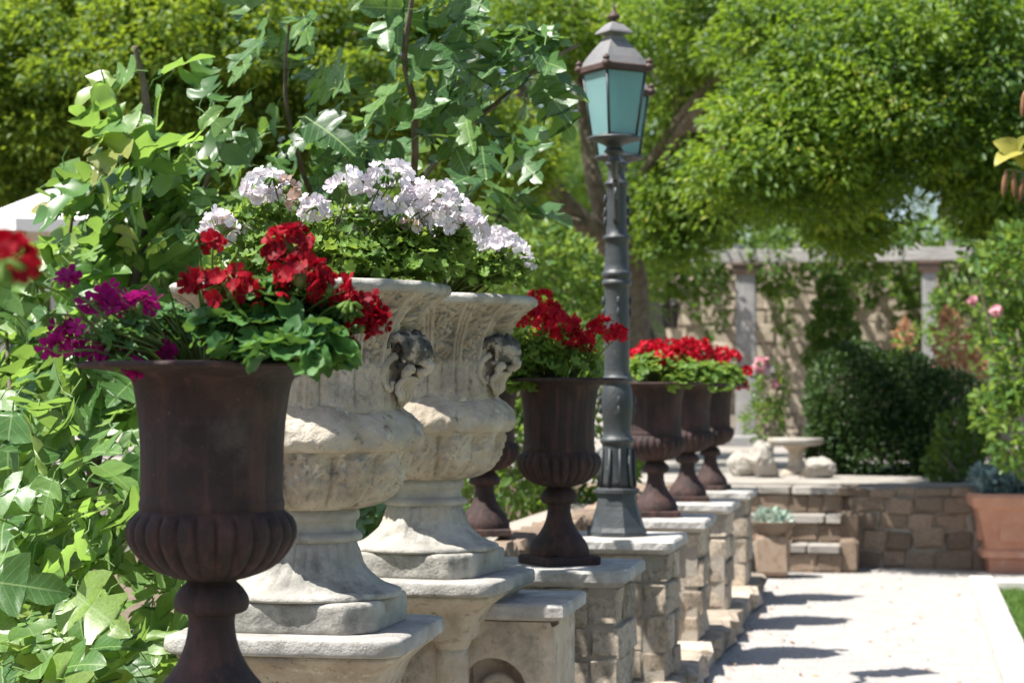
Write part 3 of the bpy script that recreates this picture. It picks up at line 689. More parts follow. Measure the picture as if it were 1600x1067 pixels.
def pedestal(loc, label, rz):
    p = thing('stone_pedestal', label, 'pedestal', (loc[0], loc[1], 0), rz, 'pedestals of the white urns'); h = loc[2]
    rf = lambda a, r, z: square(a, r, 1.33) + .006*mnoise.noise((math.cos(a)*8, math.sin(a)*8, z*22))
    MB().lathe(smooth_prof([(.27, h-.052), (.305, h-.046), (.312, h-.036), (.312, h-.014), (.306, h-.003), (.28, h)], 3), 160, rf).build('cap', M['cap'], p)
    MB().lathe(smooth_prof([(.20, h-.20), (.206, h-.18), (.216, h-.15), (.235, h-.11), (.262, h-.08), (.285, h-.062), (.285, h-.05)], 4), 160, rf).build('moulding', M['limestone'], p)
    for sx in (-1, 1):
        for sy in (-1, 1):
            MB().lathe(smooth_prof([(.052, .12), (.052, h-.26), (.046, h-.24), (.060, h-.21), (.060, h-.19)], 4), 24, None, True, sx*.135, sy*.135).build('corner_shaft', M['limestone'], p)
    MB().box(-.15, .15, -.15, .15, .10, h-.19).build('core', M['block'], p, False)
    MB().lathe([(.23, 0), (.23, .10), (.215, .125)], 64, rf).build('base', M['grey_limestone'], p)
    return p
pedestal(WU1, 'moulded stone pedestal under the nearer white urn', R(2))
pedestal(WU2, 'moulded stone pedestal under the second white urn', R(-3))

# ================================================================== LAMP POST
LX, LY = ROWX+.0, 9.04
S9 = 9.1/FPX
lp = thing('lamp_post', 'tall dark grey cast iron lamp post with two teal glass lanterns', 'lamp post', (LX, LY, CAPZ), 0)
PZ = lambda pts: [(r*S9*.94, (836-y)*S9) for r, y in pts]
octa = lambda a, r, z: r/ max(math.cos(((a+math.pi/8) % (math.pi/4))-math.pi/8), .9)
MB().lathe(PZ([(47, 836), (47, 829), (43, 822), (38, 806), (33, 790), (30, 772), (36, 769), (36, 764), (30, 761)]), 64, octa).build('base', M['lampiron'], lp, False)
MB().lathe(smooth_prof(PZ([(29, 763), (27, 735), (25.5, 705), (25, 694), (28, 691), (28, 685), (24, 682), (23, 668), (25, 650), (27, 630), (25, 610), (22, 600), (26, 596), (26, 590), (21, 586), (21, 560), (21, 500), (20.5, 450), (24, 446), (25, 440), (22, 436), (25, 431), (25, 425), (21, 421), (20, 400), (19.5, 378), (23, 374), (23, 368), (18, 365), (17.5, 340), (17, 292), (20, 289), (20, 284), (15, 280), (14, 262), (18, 258), (18, 252), (12, 248), (11, 236)]), 2), 40).build('shaft', M['lampiron'], lp)
for k in range(10):
    a = k*math.pi/5
    MB().tube([(S9*26*math.cos(a), S9*26*math.sin(a), (836-(700+0))*S9), (S9*27.5*math.cos(a), S9*27.5*math.sin(a), (836-735)*S9), (S9*29*math.cos(a), S9*29*math.sin(a), (836-760)*S9)], [.006, .008, .007], 6).build('rib', M['lampiron'], lp)
for k in range(4):       # raised scroll ornament on the shaft
    a = -math.pi/2 + k*math.pi/2 + .25
    for (yy, rr_) in ((470, 21), (488, 21), (625, 27), (640, 26), (310, 18), (330, 18), (345, 18)):
        q = MB(); q.lathe(smooth_prof([(.001, -.020), (.006, -.014), (.0085, 0), (.006, .014), (.001, .020)], 3), 12)
        o = q.build('boss', M['lampiron'], lp, True, (S9*rr_*math.cos(a), S9*rr_*math.sin(a), (836-yy)*S9))
ADIR = Vector((math.sin(R(-8.5)), -math.cos(R(-8.5)), 0)); ADIR = Vector((0.112, -0.994, 0))
lant_z = (836-216)*S9 - .045
def lantern(sgn):
    off = ADIR*(.36*sgn); yaw = R(45-4)
    base = MB(); base.lathe(smooth_prof([(.030, -.10), (.026, -.075), (.045, -.055), (.034, -.035), (.07, -.015), (.115, -.004), (.115, .008), (.10, .012)], 3), 32, lambda a, r, z: r)
    g = link('lantern', mesh('lantern', base.v, base.f, M['lampiron']), lp, (off.x, off.y, lant_z)); g.rotation_euler = (0, 0, yaw)
    b, t, h = .070, .100, .295      # half widths (square plan), height
    for k in range(4):
        a = k*math.pi/2; c, s_ = math.cos(a), math.sin(a)
        rot = lambda p: (p[0]*c - p[1]*s_, p[0]*s_ + p[1]*c, p[2])
        v = [rot(p) for p in ((-b+.006, -b, .012), (b-.006, -b, .012), (t-.006, -t, h), (-t+.006, -t, h), (-b+.006, -b+.004, .012), (b-.006, -b+.004, .012), (t-.006, -t+.004, h), (-t+.006, -t+.004, h))]
        link('pane', mesh('pane', v, [(0,1,2,3),(7,6,5,4),(0,4,5,1),(1,5,6,2),(2,6,7,3),(3,7,4,0)], M['glass'], False), g)
        q = MB(); q.tube([rot((-b, -b, .008)), rot((-t, -t, h+.004))], .0065, 6); q.tube([rot((-t, -t, h)), rot((t, -t, h))], .008, 6); q.tube([rot((-b, -b, .012)), rot((b, -b, .012))], .007, 6)
        q.build('glazing_bar', M['lampiron'], g)
        q = MB(); q.lathe(smooth_prof([(.001, -.02), (.016, -.012), (.02, .004), (.012, .016), (.016, .026), (.001, .042)], 3), 14)
        q.build('corner_leaf', M['rustdark'], g, True, rot((-t-.012, -t-.012, h+.018)))
    MB().lathe(smooth_prof([(.018, .01), (.018, .06), (.014, .07), (.034, .11), (.040, .15), (.030, .19), (.001, .21)], 3), 16).build('bulb', M['canvas'], g)
    sqf = lambda a, r, z: square(a, r, 1.41)
    MB().lathe([(t+.006, h-.004), (t+.017, h+.002), (t+.017, h+.022), (t+.010, h+.028)], 32, lambda a, r, z: square(a+math.pi/4*0, r, 1.42)).build('eave', M['rustdark'], g, False)
    MB().lathe([(t+.009, h+.028), (t-.008, h+.062), (t-.034, h+.105), (t-.060, h+.142), (.038, h+.150), (.038, h+.155)], 32, sqf).build('roof', M['roofiron'], g, False)
    MB().lathe(smooth_prof([(.034, h+.152), (.030, h+.160), (.034, h+.168), (.062, h+.172), (.050, h+.190), (.030, h+.212), (.018, h+.222)], 2), 24, sqf).build('chimney_cap', M['roofiron'], g, False)
    MB().lathe(smooth_prof([(.012, h+.218), (.010, h+.232), (.024, h+.240), (.026, h+.250), (.016, h+.262), (.008, h+.275), (.005, h+.295), (.001, h+.305)], 3), 16).build('finial', M['rustdark'], g)
    return g
lantern(1); lantern(-1)
for sgn in (1, -1):
    o_ = ADIR*sgn; z0 = (836-292)*S9
    pts = curve([(o_.x*.05, o_.y*.05, z0-.16), (o_.x*.085, o_.y*.085, z0-.05), (o_.x*.15, o_.y*.15, z0+.03), (o_.x*.26, o_.y*.26, z0+.03), (o_.x*.33, o_.y*.33, z0+.06), (o_.x*.36, o_.y*.36, lant_z-.09)], 5)
    q = MB(); q.tube(pts, .016, 8)
    pts = [(o_.x*(.14+.045*math.exp(-.12*t)*math.cos(t)), o_.y*(.14+.045*math.exp(-.12*t)*math.cos(t)), z0-.035+.045*math.exp(-.12*t)*math.sin(t)) for t in np.linspace(1.2, 9, 34)]
    q.tube(pts, .008, 6); q.build('bracket', M['lampiron'], lp)
MB().tube([(0, 0, (836-240)*S9), (0, 0, (836-195)*S9)], [.028, .006], 10).build('spike', M['lampiron'], lp)

# ================================================================== FLOWERING PLANTS
def np3(v): return np.array([v.x, v.y, v.z]) if isinstance(v, Vector) else np.array(v, dtype=float)
CAMV = np.array([0, 0, EYE])
def geranium(name, label, centre, group, leaf_spots, heads, leafmats, leaf_tmpl, leaf_size, petal, floret_tmpl, floret_size, nflo, split=True, parts=280, droop=.2, spread=1.0, heads_cloud=False):
    """leaf_spots: [(centre xyz, radii xyz, count)]; heads: [(xyz, radius, material or None)]"""
    c = np3(centre); p = thing(name, label, 'plant', tuple(c), 0, group)
    pos, nor, dr = [], [], []
    for (q, rad, n) in leaf_spots:
        u = ball(n); u[:, 2] = np.where(u[:, 2] < -.45, -u[:, 2], u[:, 2])
        r_ = rng.uniform(.55, 1.0, (n, 1))
        pp = np3(q) + u*np.array(rad)*r_
        nn = unit(u*.65 + np.array([0, 0, .75]) + rng.normal(0, .38, (n, 3)))
        d = rng.normal(0, 1, (n, 3))*.6 + u*np.array([1, 1, .2]) - np.array([0, 0, droop]); d = d - nn*np.sum(d*nn, axis=1, keepdims=True)
        pos.append(pp); nor.append(nn); dr.append(unit(d))
    pos, nor, dr = np.vstack(pos), np.vstack(nor), np.vstack(dr); s = rng.uniform(.65, 1.15, len(pos))*leaf_size
    vis = np.argsort(np.linalg.norm(pos - CAMV, axis=1))     # the nearest ones become single leaves
    a, b = vis[:parts], vis[parts:]
    lm = [tmesh('leaf', t, M[leafmats[0]]) for t in leaf_tmpl]
    leaf_objects('leaf', lm, pos[a]-dr[a]*s[a][:, None]*.5, dr[a], nor[a], s[a], p, c)
    if len(b): cloud('inner_leaves', leaf_tmpl[0], pos[b]-dr[b]*s[b][:, None]*.5, dr[b], nor[b], s[b], M[leafmats[1]], p, c)
    q = MB()
    for i in range(0, len(pos), max(1, len(pos)//70)):
        e = pos[i]-c; root = np.array([e[0]*.3, e[1]*.3, -.03]); mid = (root+e)/2 + np.array([0, 0, .02])
        q.tube([root, mid, e], [.0035, .003, .002], 5)
    stuff(q.build('stem_bundle', M['stalk'], p))
    fm = {}
    for (h, hr, mt) in heads[::3]:
        if heads_cloud: break
        e = np3(h) - c + np.array([random.uniform(-.07, .07), random.uniform(-.06, .0), random.uniform(-.03, .05)]); bd = MB()
        rt = np.array([e[0]*.5, e[1]*.5, -.01]); bd.tube(curve([rt, rt*.4+e*.6+np.array([0, 0, .03]), e], 4), taper(9, .0028, .002), 6)
        for _ in range(9):
            u_ = ball(1)[0]; q1 = e + np.array([u_[0], u_[1], -abs(u_[2])*.8-.2])*.020
            bd.tube([e, (e+q1)/2+np.array([0, 0, .004]), q1, q1+(q1-e)*.35], [.0012, .0035, .0042, .001], 6)
        bd.build('bud_cluster', M['gerlight'], p)
    for (h, hr, mt) in heads:
        h = np3(h) - c; mt = mt or petal
        hr *= .96; n = max(6, int(nflo*1.45*(hr/.05)**1.3)) if nflo > 0 else -nflo
        u = ball(n*3); u = u[u[:, 2] > -.55][:n]; n = len(u)
        base = h - np.array([0, 0, hr*.35]); out = unit(base*np.array([1, 1, .3]) + 1e-4)[None][0] if False else None
        st_ = MB(); root = np.array([h[0]*.45, h[1]*.45, min(-.01, h[2]*.2-.02)]); mid = root*.45 + base*.55 + np.array([0, 0, .02])
        st_.tube(curve([root, mid, base], 4), taper(9, .0032, .0024), 6)
        for i in range(0, n, 3): st_.tube([base, h + u[i]*hr*.8], [.0014, .001], 4)
        st_.build('flower_stalk', M['stalk'], p)
        pp = h + u*hr*rng.uniform(.72, 1.0, (n, 1)); nn = unit(u + rng.normal(0, .25, (n, 3))); dd = ball(n)
        fs = floret_size*rng.uniform(.8, 1.15, n)
        if heads_cloud:
            o = cloud('flower_head', floret_tmpl, pp, dd, nn, fs, M[mt], p); del o['kind']
        else:
            core = MB(); core.lathe(smooth_prof([(.001, -.4*hr), (hr*.25, -.2*hr), (hr*.3, 0), (hr*.2, .25*hr), (.001, .3*hr)], 2), 8)
            hd = core.build('flower_head', M['stalk'], p, True, tuple(h))
            if mt not in fm: fm[mt] = [tmesh('floret', floret_tmpl, M[mt])]
            leaf_objects('floret', fm[mt], pp-h, dd, nn, fs, hd)
    return p
GG = 'flowering geraniums in the urns'
def H(lst, d, jit=.05, mt=None, k=.5):
    return [(at(x, y, d + random.uniform(-jit, jit)), dia*k*d/FPX, mt) for (x, y, dia) in lst]
top1 = Vector((U1[0], U1[1], RZ))
geranium('geranium_plant', 'dark red geranium with round green leaves in the nearest iron urn', top1, GG,
    [(at(430, 500, 3.74), (.13, .11, .085), 130), (at(390, 530, 3.66), (.09, .06, .06), 55), (at(480, 548, 3.62), (.075, .06, .06), 60), (at(515, 560, 3.66), (.035, .05, .045), 22), (at(430, 560, 3.56), (.10, .03, .035), 34), (at(505, 505, 3.75), (.06, .06, .06), 40), (at(345, 520, 3.70), (.05, .05, .05), 22)],
    H([(365, 457, 84), (470, 438, 80), (450, 385, 66), (513, 452, 66)], 3.70) + H([(572, 478, 42), (585, 505, 46), (565, 512, 44), (310, 442, 40), (385, 480, 44), (332, 378, 26), (435, 405, 26)], 3.74),
    ('ger', 'gercloud'), GERLEAF, .062, 'red', FLORET, .0175, 27)
geranium('geranium_plant', 'loose magenta pelargonium spilling over the left rim of the nearest urn', top1, GG,
    [(at(230, 520, 3.78), (.075, .08, .05), 60), (at(190, 530, 3.72), (.05, .05, .04), 30), (at(280, 510, 3.8), (.04, .06, .05), 25)],
    H([(100, 442, 36), (178, 472, 66), (218, 478, 40), (228, 468, 36), (97, 520, 42), (88, 545, 40), (122, 515, 40), (150, 470, 40), (195, 538, 36), (210, 580, 30), (160, 550, 32), (255, 548, 26), (125, 545, 34)], 3.74, .06),
    ('ger', 'gercloud'), CRINKLE, .030, 'magenta', FLORET_FLAT, .0215, 13)
topZ = Vector((UZ[0], UZ[1], RZ))
geranium('geranium_plant', 'red geranium of the urn left of the frame, its blurred bloom at the left edge', topZ, GG,
    [(topZ + Vector((0, 0, .05)), (.16, .15, .08), 160)], H([(2, 418, 92)], 2.16, 0) + [(topZ + Vector((-.05, .05, .16)), .05, None), (topZ + Vector((-.12, -.08, .15)), .05, None)],
    ('ger', 'gercloud'), GERLEAF, .058, 'red', FLORET, .019, 26)
tW1 = Vector((WU1.x, WU1.y, WU1.z + 541*S5))
geranium('geranium_plant', 'white geranium with light green leaves in the nearer stone urn', tW1, GG,
    [(at(500, 415, 5.25), (.30, .22, .085), 420), (at(640, 405, 5.25), (.12, .12, .10), 200), (at(560, 375, 5.3), (.18, .16, .09), 220), (at(400, 370, 5.3), (.12, .12, .10), 120), (at(700, 395, 5.3), (.08, .08, .08), 90)],
    H([(402, 298, 58), (425, 290, 40), (343, 360, 60), (368, 358, 44), (490, 328, 44), (543, 291, 50), (605, 284, 64), (620, 275, 40), (548, 347, 46), (600, 330, 40), (652, 330, 66), (685, 312, 60), (690, 345, 56), (668, 310, 50), (722, 346, 52), (738, 352, 40)], 5.25, .10, None, .55) + H([(447, 296, 40), (465, 318, 28), (355, 352, 26), (640, 352, 26)], 5.25, .1, 'faded'),
    ('gerlight', 'gerlightcloud'), CRINKLE, .046, 'white', FLORET, .0195, 19, parts=300)
tW2 = Vector((WU2.x, WU2.y, WU2.z + 541*S5))
geranium('geranium_plant', 'white geranium with light green leaves in the second stone urn', tW2, GG,
    [(at(720, 430, 6.5), (.22, .2, .10), 360), (at(780, 425, 6.45), (.11, .12, .08), 160)],
    H([(768, 376, 46), (785, 388, 50), (805, 398, 46), (818, 408, 30), (700, 372, 50), (660, 380, 44)], 6.45, .08, None, .58),
    ('gerlight', 'gerlightcloud'), CRINKLE, .042, 'white', FLORET, .0195, 19)
top2 = Vector((U2[0], U2[1], RZ))
geranium('geranium_plant', 'red geranium trailing over the left of the urn before the lamp post', top2, GG,
    [(at(838, 565, 7.5), (.13, .14, .12), 200), (at(885, 565, 7.55), (.14, .14, .07), 140), (at(810, 600, 7.45), (.06, .06, .07), 70)],
    H([(845, 478, 52), (860, 492, 46), (825, 495, 44), (880, 512, 50), (893, 530, 40), (942, 516, 46), (962, 524, 34), (850, 515, 36), (848, 598, 24), (915, 540, 26)], 7.5, .10),
    ('gerlight', 'gerlightcloud'), CRINKLE, .055, 'redbright', FLORET, .020, 24, heads_cloud=True)
for (U_, d, hs, lab) in ((U3, 10.5, [(993, 562, 34), (1013, 548, 34), (1035, 562, 38), (1048, 545, 36), (1062, 556, 34), (1030, 545, 30), (1075, 540, 30)], 'bright red geranium in the urn just beyond the lamp post'),
                         (U4, 12.05, [(1078, 548, 36), (1098, 545, 34), (1070, 584, 26), (1102, 577, 24), (1085, 560, 30), (1112, 556, 30), (1058, 548, 26)], 'bright red geranium in the middle urn of the far three'),
                         (U5, 13.45, [(1128, 556, 34), (1145, 560, 30), (1140, 587, 24), (1166, 580, 20), (1159, 602, 22), (1118, 570, 26)], 'bright red geranium in the farthest urn of the row')):
    t_ = Vector((U_[0], U_[1], RZ))
    geranium('geranium_plant', lab, t_, GG, [(t_ + Vector((.01, -.02, .06)), (.22, .21, .10), 260), (t_ + Vector((.12, -.14, -.01)), (.08, .08, .06), 40)], H(hs, d, .12, None, .44),
             ('gerlight', 'gerlightcloud'), CRINKLE, .065, 'redbright', FLORET, .022, 20, heads_cloud=True, parts=200)

# ================================================================== FIG TREES
def fig(label, base, branches, blobs, hidden, size, keep=300, slope=0, leafm='fig'):
    t = thing('fig_tree', label, 'tree', tuple(base)); b0 = np3(base)
    for i, (pts, ra, rb) in enumerate(branches):
        c = curve([np3(p)-b0 for p in pts], 5); MB().tube(c, taper(len(c), ra, rb), 8).build('trunk' if i == 0 else 'branch', M['figbark'], t)
    def fill(bl):
        P_, D_, N_ = [], [], []
        for (x0, x1, y0, y1, d0, d1, n) in bl:
            for _ in range(n):
                yy_ = random.uniform(y0, y1); p = at(random.uniform(x0, x1), yy_, random.uniform(d0, d1) + slope*(900-yy_)/600); P_.append(np3(p))
                c = at((x0+x1)/2, (y0+y1)/2, (d0+d1)/2)
                o = np3(p)-np3(c); o[2] *= .3
                nn = np.array([-.34, -.48, .66]) + rng.normal(0, .45, 3)
                D_.append(o/(np.linalg.norm(o)+.05)*.5 + rng.normal(0, .7, 3) + np.array([.1, -.1, -.55])); N_.append(nn)
        P_, D_, N_ = np.array(P_), np.array(D_), np.array(N_); N_ = unit(N_)
        D_ = unit(D_ - N_*np.sum(D_*N_, axis=1, keepdims=True))
        return P_, D_, N_
    P_, D_, N_ = fill(blobs); s = rng.uniform(.55, 1.15, len(P_))*size
    lm = [tmesh('leaf', FIGS[q_], M[leafm]) for q_ in (0, 1, 3)]
    order = np.argsort(np.linalg.norm(P_-CAMV, axis=1)); a, b = order[:keep], order[keep:]
    leaf_objects('leaf', lm, P_[a], D_[a], N_[a], s[a], t, b0)
    for q, f_ in enumerate((FIGS[0], FIGS[1], FIGS[3])):
        if len(b[q::3]): cloud('inner_leaves', f_, P_[b[q::3]], D_[b[q::3]], N_[b[q::3]], s[b[q::3]], M['figcloud'], t, b0)
    if hidden:
        P_, D_, N_ = fill(hidden); cloud('shade_leaves', FIGS[1], P_, D_, N_, rng.uniform(.7, 1.15, len(P_))*size, M['figcloud'], t, b0)
    return t
bA = at(120, 615, 6.9); bA.z = 0
fig('broad leaved fig bush filling the left side behind the nearest urn', bA,
    [([bA, at(130, 900, 6.9), at(160, 650, 7.0), at(215, 420, 7.0), at(240, 260, 7.0), at(228, 160, 7.0), at(222, 120, 7.02), at(210, 72, 7.0)], .028, .009),
     ([at(130, 950, 6.9), at(60, 800, 6.6), at(20, 640, 6.6), at(10, 520, 6.8)], .016, .005), ([at(140, 850, 6.9), at(240, 720, 6.5), at(260, 600, 6.6)], .018, .006),
     ([at(160, 650, 7.0), at(100, 500, 7.2), at(110, 360, 7.2), at(125, 290, 7.1)], .012, .004), ([at(190, 520, 7.0), at(280, 400, 7.3), at(330, 260, 7.4)], .015, .006)],
    [(0, 130, 600, 1090, 5.0, 5.5, 70), (0, 300, 540, 1090, 5.9, 6.4, 190), (-40, 340, 540, 1090, 6.6, 7.2, 190), (0, 330, 385, 560, 5.9, 6.6, 95), (78, 330, 250, 400, 5.9, 6.5, 74), (120, 420, 280, 500, 6.6, 7.2, 50), (120, 340, 110, 260, 5.7, 6.0, 26)],
    None, .185, slope=.85)
bB = at(560, 615, 8.2); bB.z = 0
fig('taller fig tree with branches above the white urns and beside the lantern', bB,
    [([bB, at(560, 900, 8.2), at(590, 600, 8.0), at(640, 330, 7.6), at(648, 180, 7.2), at(632, 90, 7.0), at(645, -20, 6.9), at(640, -160, 6.8)], .022, .006),
     ([at(600, 430, 7.8), at(500, 330, 7.6), at(455, 200, 7.3), at(445, 120, 7.2), at(452, 40, 7.2)], .014, .004),
     ([at(640, 300, 7.5), at(720, 210, 7.3), at(790, 150, 7.1), at(850, 100, 7.0), at(905, 70, 7.0)], .014, .005),
     ([at(640, -80, 6.9), at(480, -300, 6.0), at(100, -560, 4.8), at(-600, -800, 3.4)], .02, .008), ([at(600, 520, 7.8), at(700, 380, 8.0), at(790, 300, 8.0)], .014, .005)],  # first branch runs out of view to carry the added shade leaves
    [(375, 530, 10, 260, 7.0, 7.6, 42), (560, 760, -20, 235, 6.8, 7.3, 58), (775, 875, 40, 165, 6.8, 7.2, 26), (480, 840, 220, 350, 7.7, 8.4, 56), (300, 600, 240, 340, 7.4, 8.0, 30), (560, 620, 760, 860, 7.8, 8.2, 14), (330, 460, 860, 1000, 7.6, 8.2, 30)],
    [(-760, -400, -980, -640, 3.15, 3.7, 44), (300, 900, -300, -60, 6.8, 8.0, 70)], .175, keep=290, leafm='figdark')  # leaf clusters out of view, the first added to shade the nearest urn

# ================================================================== TREES, HEDGES, SHRUBS
def tree(name, label, base, limbs, clumps, leafm, tmpl, per, size, spread, group=None, trunkmat='bark', crown_name='crown', droop=.35):
    t = thing(name, label, 'tree', tuple(base), 0, group); b0 = np3(base)
    for i, (pts, ra, rb) in enumerate(limbs):
        c = curve([np3(p)-b0 for p in pts], 5); MB().tube(c, taper(len(c), ra, rb), 10).build('trunk' if i == 0 else 'limb', M[trunkmat], t)
    P_, D_, N_, T_ = [], [], [], []
    for (c, rad, n) in clumps:
        c = np3(c)
        cc = c + in_ball(n)*np.array(rad)                  # twig ends
        for q in cc:
            sp = spread*random.uniform(.6, 1.3); k = int(per*random.uniform(.6, 1.3)); u = in_ball(k)
            P_.append(q + u*np.array([sp, sp, sp*.62])); D_.append(u*np.array([1, 1, .4]) + rng.normal(0, .35, (k, 3)) - np.array([0, 0, droop]))
            N_.append(np.array([-.1, -.15, 1.0]) + rng.normal(0, .62, (k, 3))); T_.append(np.clip(rng.normal(.42+.34*random.uniform(-1, 1), .17, k), 0, 1))
    tw_ = MB(); ends = [np3(pts[-1]) for pts, _, _ in limbs] + [np3(pts[len(pts)//2]) for pts, _, _ in limbs]
    for (c, rad, n) in clumps:
        for _ in range(max(3, n//6)):
            e = np3(c) + in_ball(1)[0]*np.array(rad); o_ = min(ends, key=lambda q: np.linalg.norm(q-e)); o_ = o_ + (e-o_)*max(0, 1-1.1/max(np.linalg.norm(e-o_), .01))
            md = (o_+e)/2 + rng.normal(0, .10, 3); tw_.tube([o_-b0, md-b0, e-b0, e-b0+rng.normal(0, .15, 3)], [.014, .010, .006, .003], 5)
    stuff(tw_.build('twigs', M[trunkmat], t))
    P_, D_, N_, T_ = map(np.concatenate, (P_, D_, N_, T_))
    cloud(crown_name, tmpl, P_, D_, N_, rng.uniform(.7, 1.25, len(P_))*size, M[leafm], t, b0, T_)
    return t
bt = at(992, 700, 20.4); bt.z = TZ
tree('shade_tree', 'large feathery leaved tree spreading behind the lamp post', bt,
     [([bt, at(990, 560, 20.4), at(985, 430, 20.4), at(965, 392, 20.3)], .19, .16),
      ([at(972, 395, 20.3), at(915, 352, 20.1), at(868, 300, 19.9), at(835, 220, 19.8), at(800, 100, 19.6)], .15, .06),
      ([at(955, 380, 20.3), at(930, 290, 20.4), at(915, 200, 20.5), at(900, 60, 20.6)], .11, .05),
      ([at(985, 420, 20.4), at(1000, 300, 20.0), at(1055, 200, 19.2), at(1120, 120, 18.4), at(1220, 20, 17.6)], .10, .03),
      ([at(1010, 280, 20.0), at(1080, 185, 18.8), at(1120, 155, 18.0), at(1200, 120, 17.0)], .07, .02),
      ([at(1060, 195, 19.2), at(1200, 200, 17.6), at(1350, 180, 16.6), at(1500, 140, 16)], .07, .02),
      ([at(920, 350, 20.1), at(880, 340, 19.6), at(845, 270, 19.2), at(760, 200, 18.8)], .06, .02)],
     [(at(1120, 50, 19.0), (1.2, 1.1, .60), 60), (at(1050, 340, 19.6), (.40, .4, .45), 26), (at(1240, 262, 15.5), (.7, .6, .42), 56), (at(1340, 180, 15.5), (1.1, .7, .6), 76), (at(1420, 60, 15.6), (1.1, .8, .35), 50), (at(1300, 60, 16.4), (1.0, .8, .4), 50), (at(1380, 210, 17.4), (1.3, .6, .5), 50),
      (at(1510, 190, 15.5), (.8, .7, .6), 60), (at(1180, 190, 19.6), (1.1, .9, .65), 60), (at(880, 40, 20.2), (1.0, .9, .5), 44), (at(1335, 350, 16.4), (.25, .5, .32), 16), (at(1560, 320, 16.2), (.28, .6, .45), 20), (at(1120, 300, 19.6), (.55, .6, .36), 34), (at(1560, 40, 16.4), (.5, .7, .3), 14)],
     'locust', SMALL, 240, .070, .31)
bl = at(330, 700, 19); bl.z = TZ
tree('shade_tree', 'bright yellow green feathery tree filling the upper left background', bl,
     [([bl, at(330, 500, 19), at(350, 250, 19), at(330, 0, 19)], .16, .08), ([at(345, 350, 19), at(220, 180, 18.4), at(80, 60, 18)], .09, .03), ([at(350, 250, 19), at(480, 120, 18.6), at(620, 0, 18.4)], .08, .03)],
     [(at(100, 130, 18.0), (1.1, 1.1, .75), 130), (at(330, 90, 18.2), (1.1, 1.1, .8), 120), (at(560, 130, 18.4), (.9, 1.0, .7), 70), (at(20, 260, 18.4), (.7, .9, .6), 60), (at(300, 280, 18.8), (1.4, .9, .5), 90), (at(740, 250, 18.8), (.8, .8, .55), 44), (at(200, -30, 18.6), (1.8, 1, .5), 70), (at(640, 10, 18.6), (.5, .7, .4), 20)],
     'locustlight', SMALL, 290, .070, .31)
bf = at(760, 600, 24); bf.z = TZ
tree('shade_tree', 'distant dark green tree seen between the fig branches and the lamp', bf,
     [([bf, at(760, 400, 24), at(770, 150, 24)], .18, .08)],
     [(at(700, 330, 23), (2.2, 1.2, .9), 90), (at(880, 300, 23.5), (1.6, 1.0, 1.0), 80), (at(200, 350, 24), (3.0, 1.2, .8), 110), (at(880, 440, 22.6), (.9, 1.0, .6), 50), (at(450, 250, 25), (3.0, 1, 1.2), 90)], 'locust', PINNATE_FAR, 46, .24, .36)
br = at(1480, 500, 36); br.z = TZ
tree('shade_tree', 'distant tree above the pergola roof at the right', br, [([br, at(1480, 300, 36), at(1500, 60, 36)], .2, .08)],
     [(at(1250, 120, 34), (3, 1.5, 2.0), 90), (at(1540, 200, 35), (1.6, 1.5, 1.6), 50), (at(1120, 330, 36), (2, 1.5, 1.2), 60)], 'locust', PINNATE_FAR, 46, .30, .45)
n = 13000
wp = np.array([np3(at(random.uniform(-700, 1150), 560 - 600*random.random() + 40*math.sin(k*.37), random.uniform(40, 44))) for k in range(n)])
w = cloud('distant_wood', OVATE, wp, ball(n), ball(n) + np.array([0, -.3, .6]), rng.uniform(.3, .55, n), M['evergreen'])
w['label'] = 'dark distant wood seen through the gaps of the garden trees'; w['category'] = 'wood'

def bush(name, label, base, clumps, leafm, tmpl, size, cat='shrub', group=None, stem='bark', nstem=6, dens=1, crown='foliage', up=.3, flowers=None):
    """clumps: [(centre, radii, count)] leaves near the surface of each ellipsoid"""
    t = thing(name, label, cat, tuple(base), 0, group); b0 = np3(base)
    P_, N_, D_ = [], [], []
    for (c, rad, n) in clumps:
        n = int(n*dens); u = ball(n); P_.append(np3(c) + u*np.array(rad)*(rng.random((n, 1))**.4*.55+.55)); N_.append(u*.6 + rng.normal(0, .5, (n, 3)) + np.array([0, 0, .5])); D_.append(u + rng.normal(0, .7, (n, 3)) + np.array([0, 0, up]))
    P_, N_, D_ = map(np.concatenate, (P_, N_, D_))
    cloud(crown, tmpl, P_, D_, N_, rng.uniform(.65, 1.2, len(P_))*size, M[leafm], t, b0)
    for k in range(nstem):
        c, rad, n = clumps[k % len(clumps)]; e = np3(c) - b0 + rng.normal(0, .4, 3)*np.array(rad)
        root = np.array([e[0]*.25+random.uniform(-.06, .06), e[1]*.25, 0]); MB().tube(curve([root, root*.4+e*.6+rng.normal(0, .03, 3), e], 4), taper(9, .016, .006), 6).build('stem', M[stem], t)
    for (fp, fr, fm) in (flowers or []):
        n = 26; u = ball(n); o = cloud('bloom', FLORET, np3(fp)-b0+u*fr*.7, ball(n), u, fr*.6, M[fm], t); del o['kind']
    return t
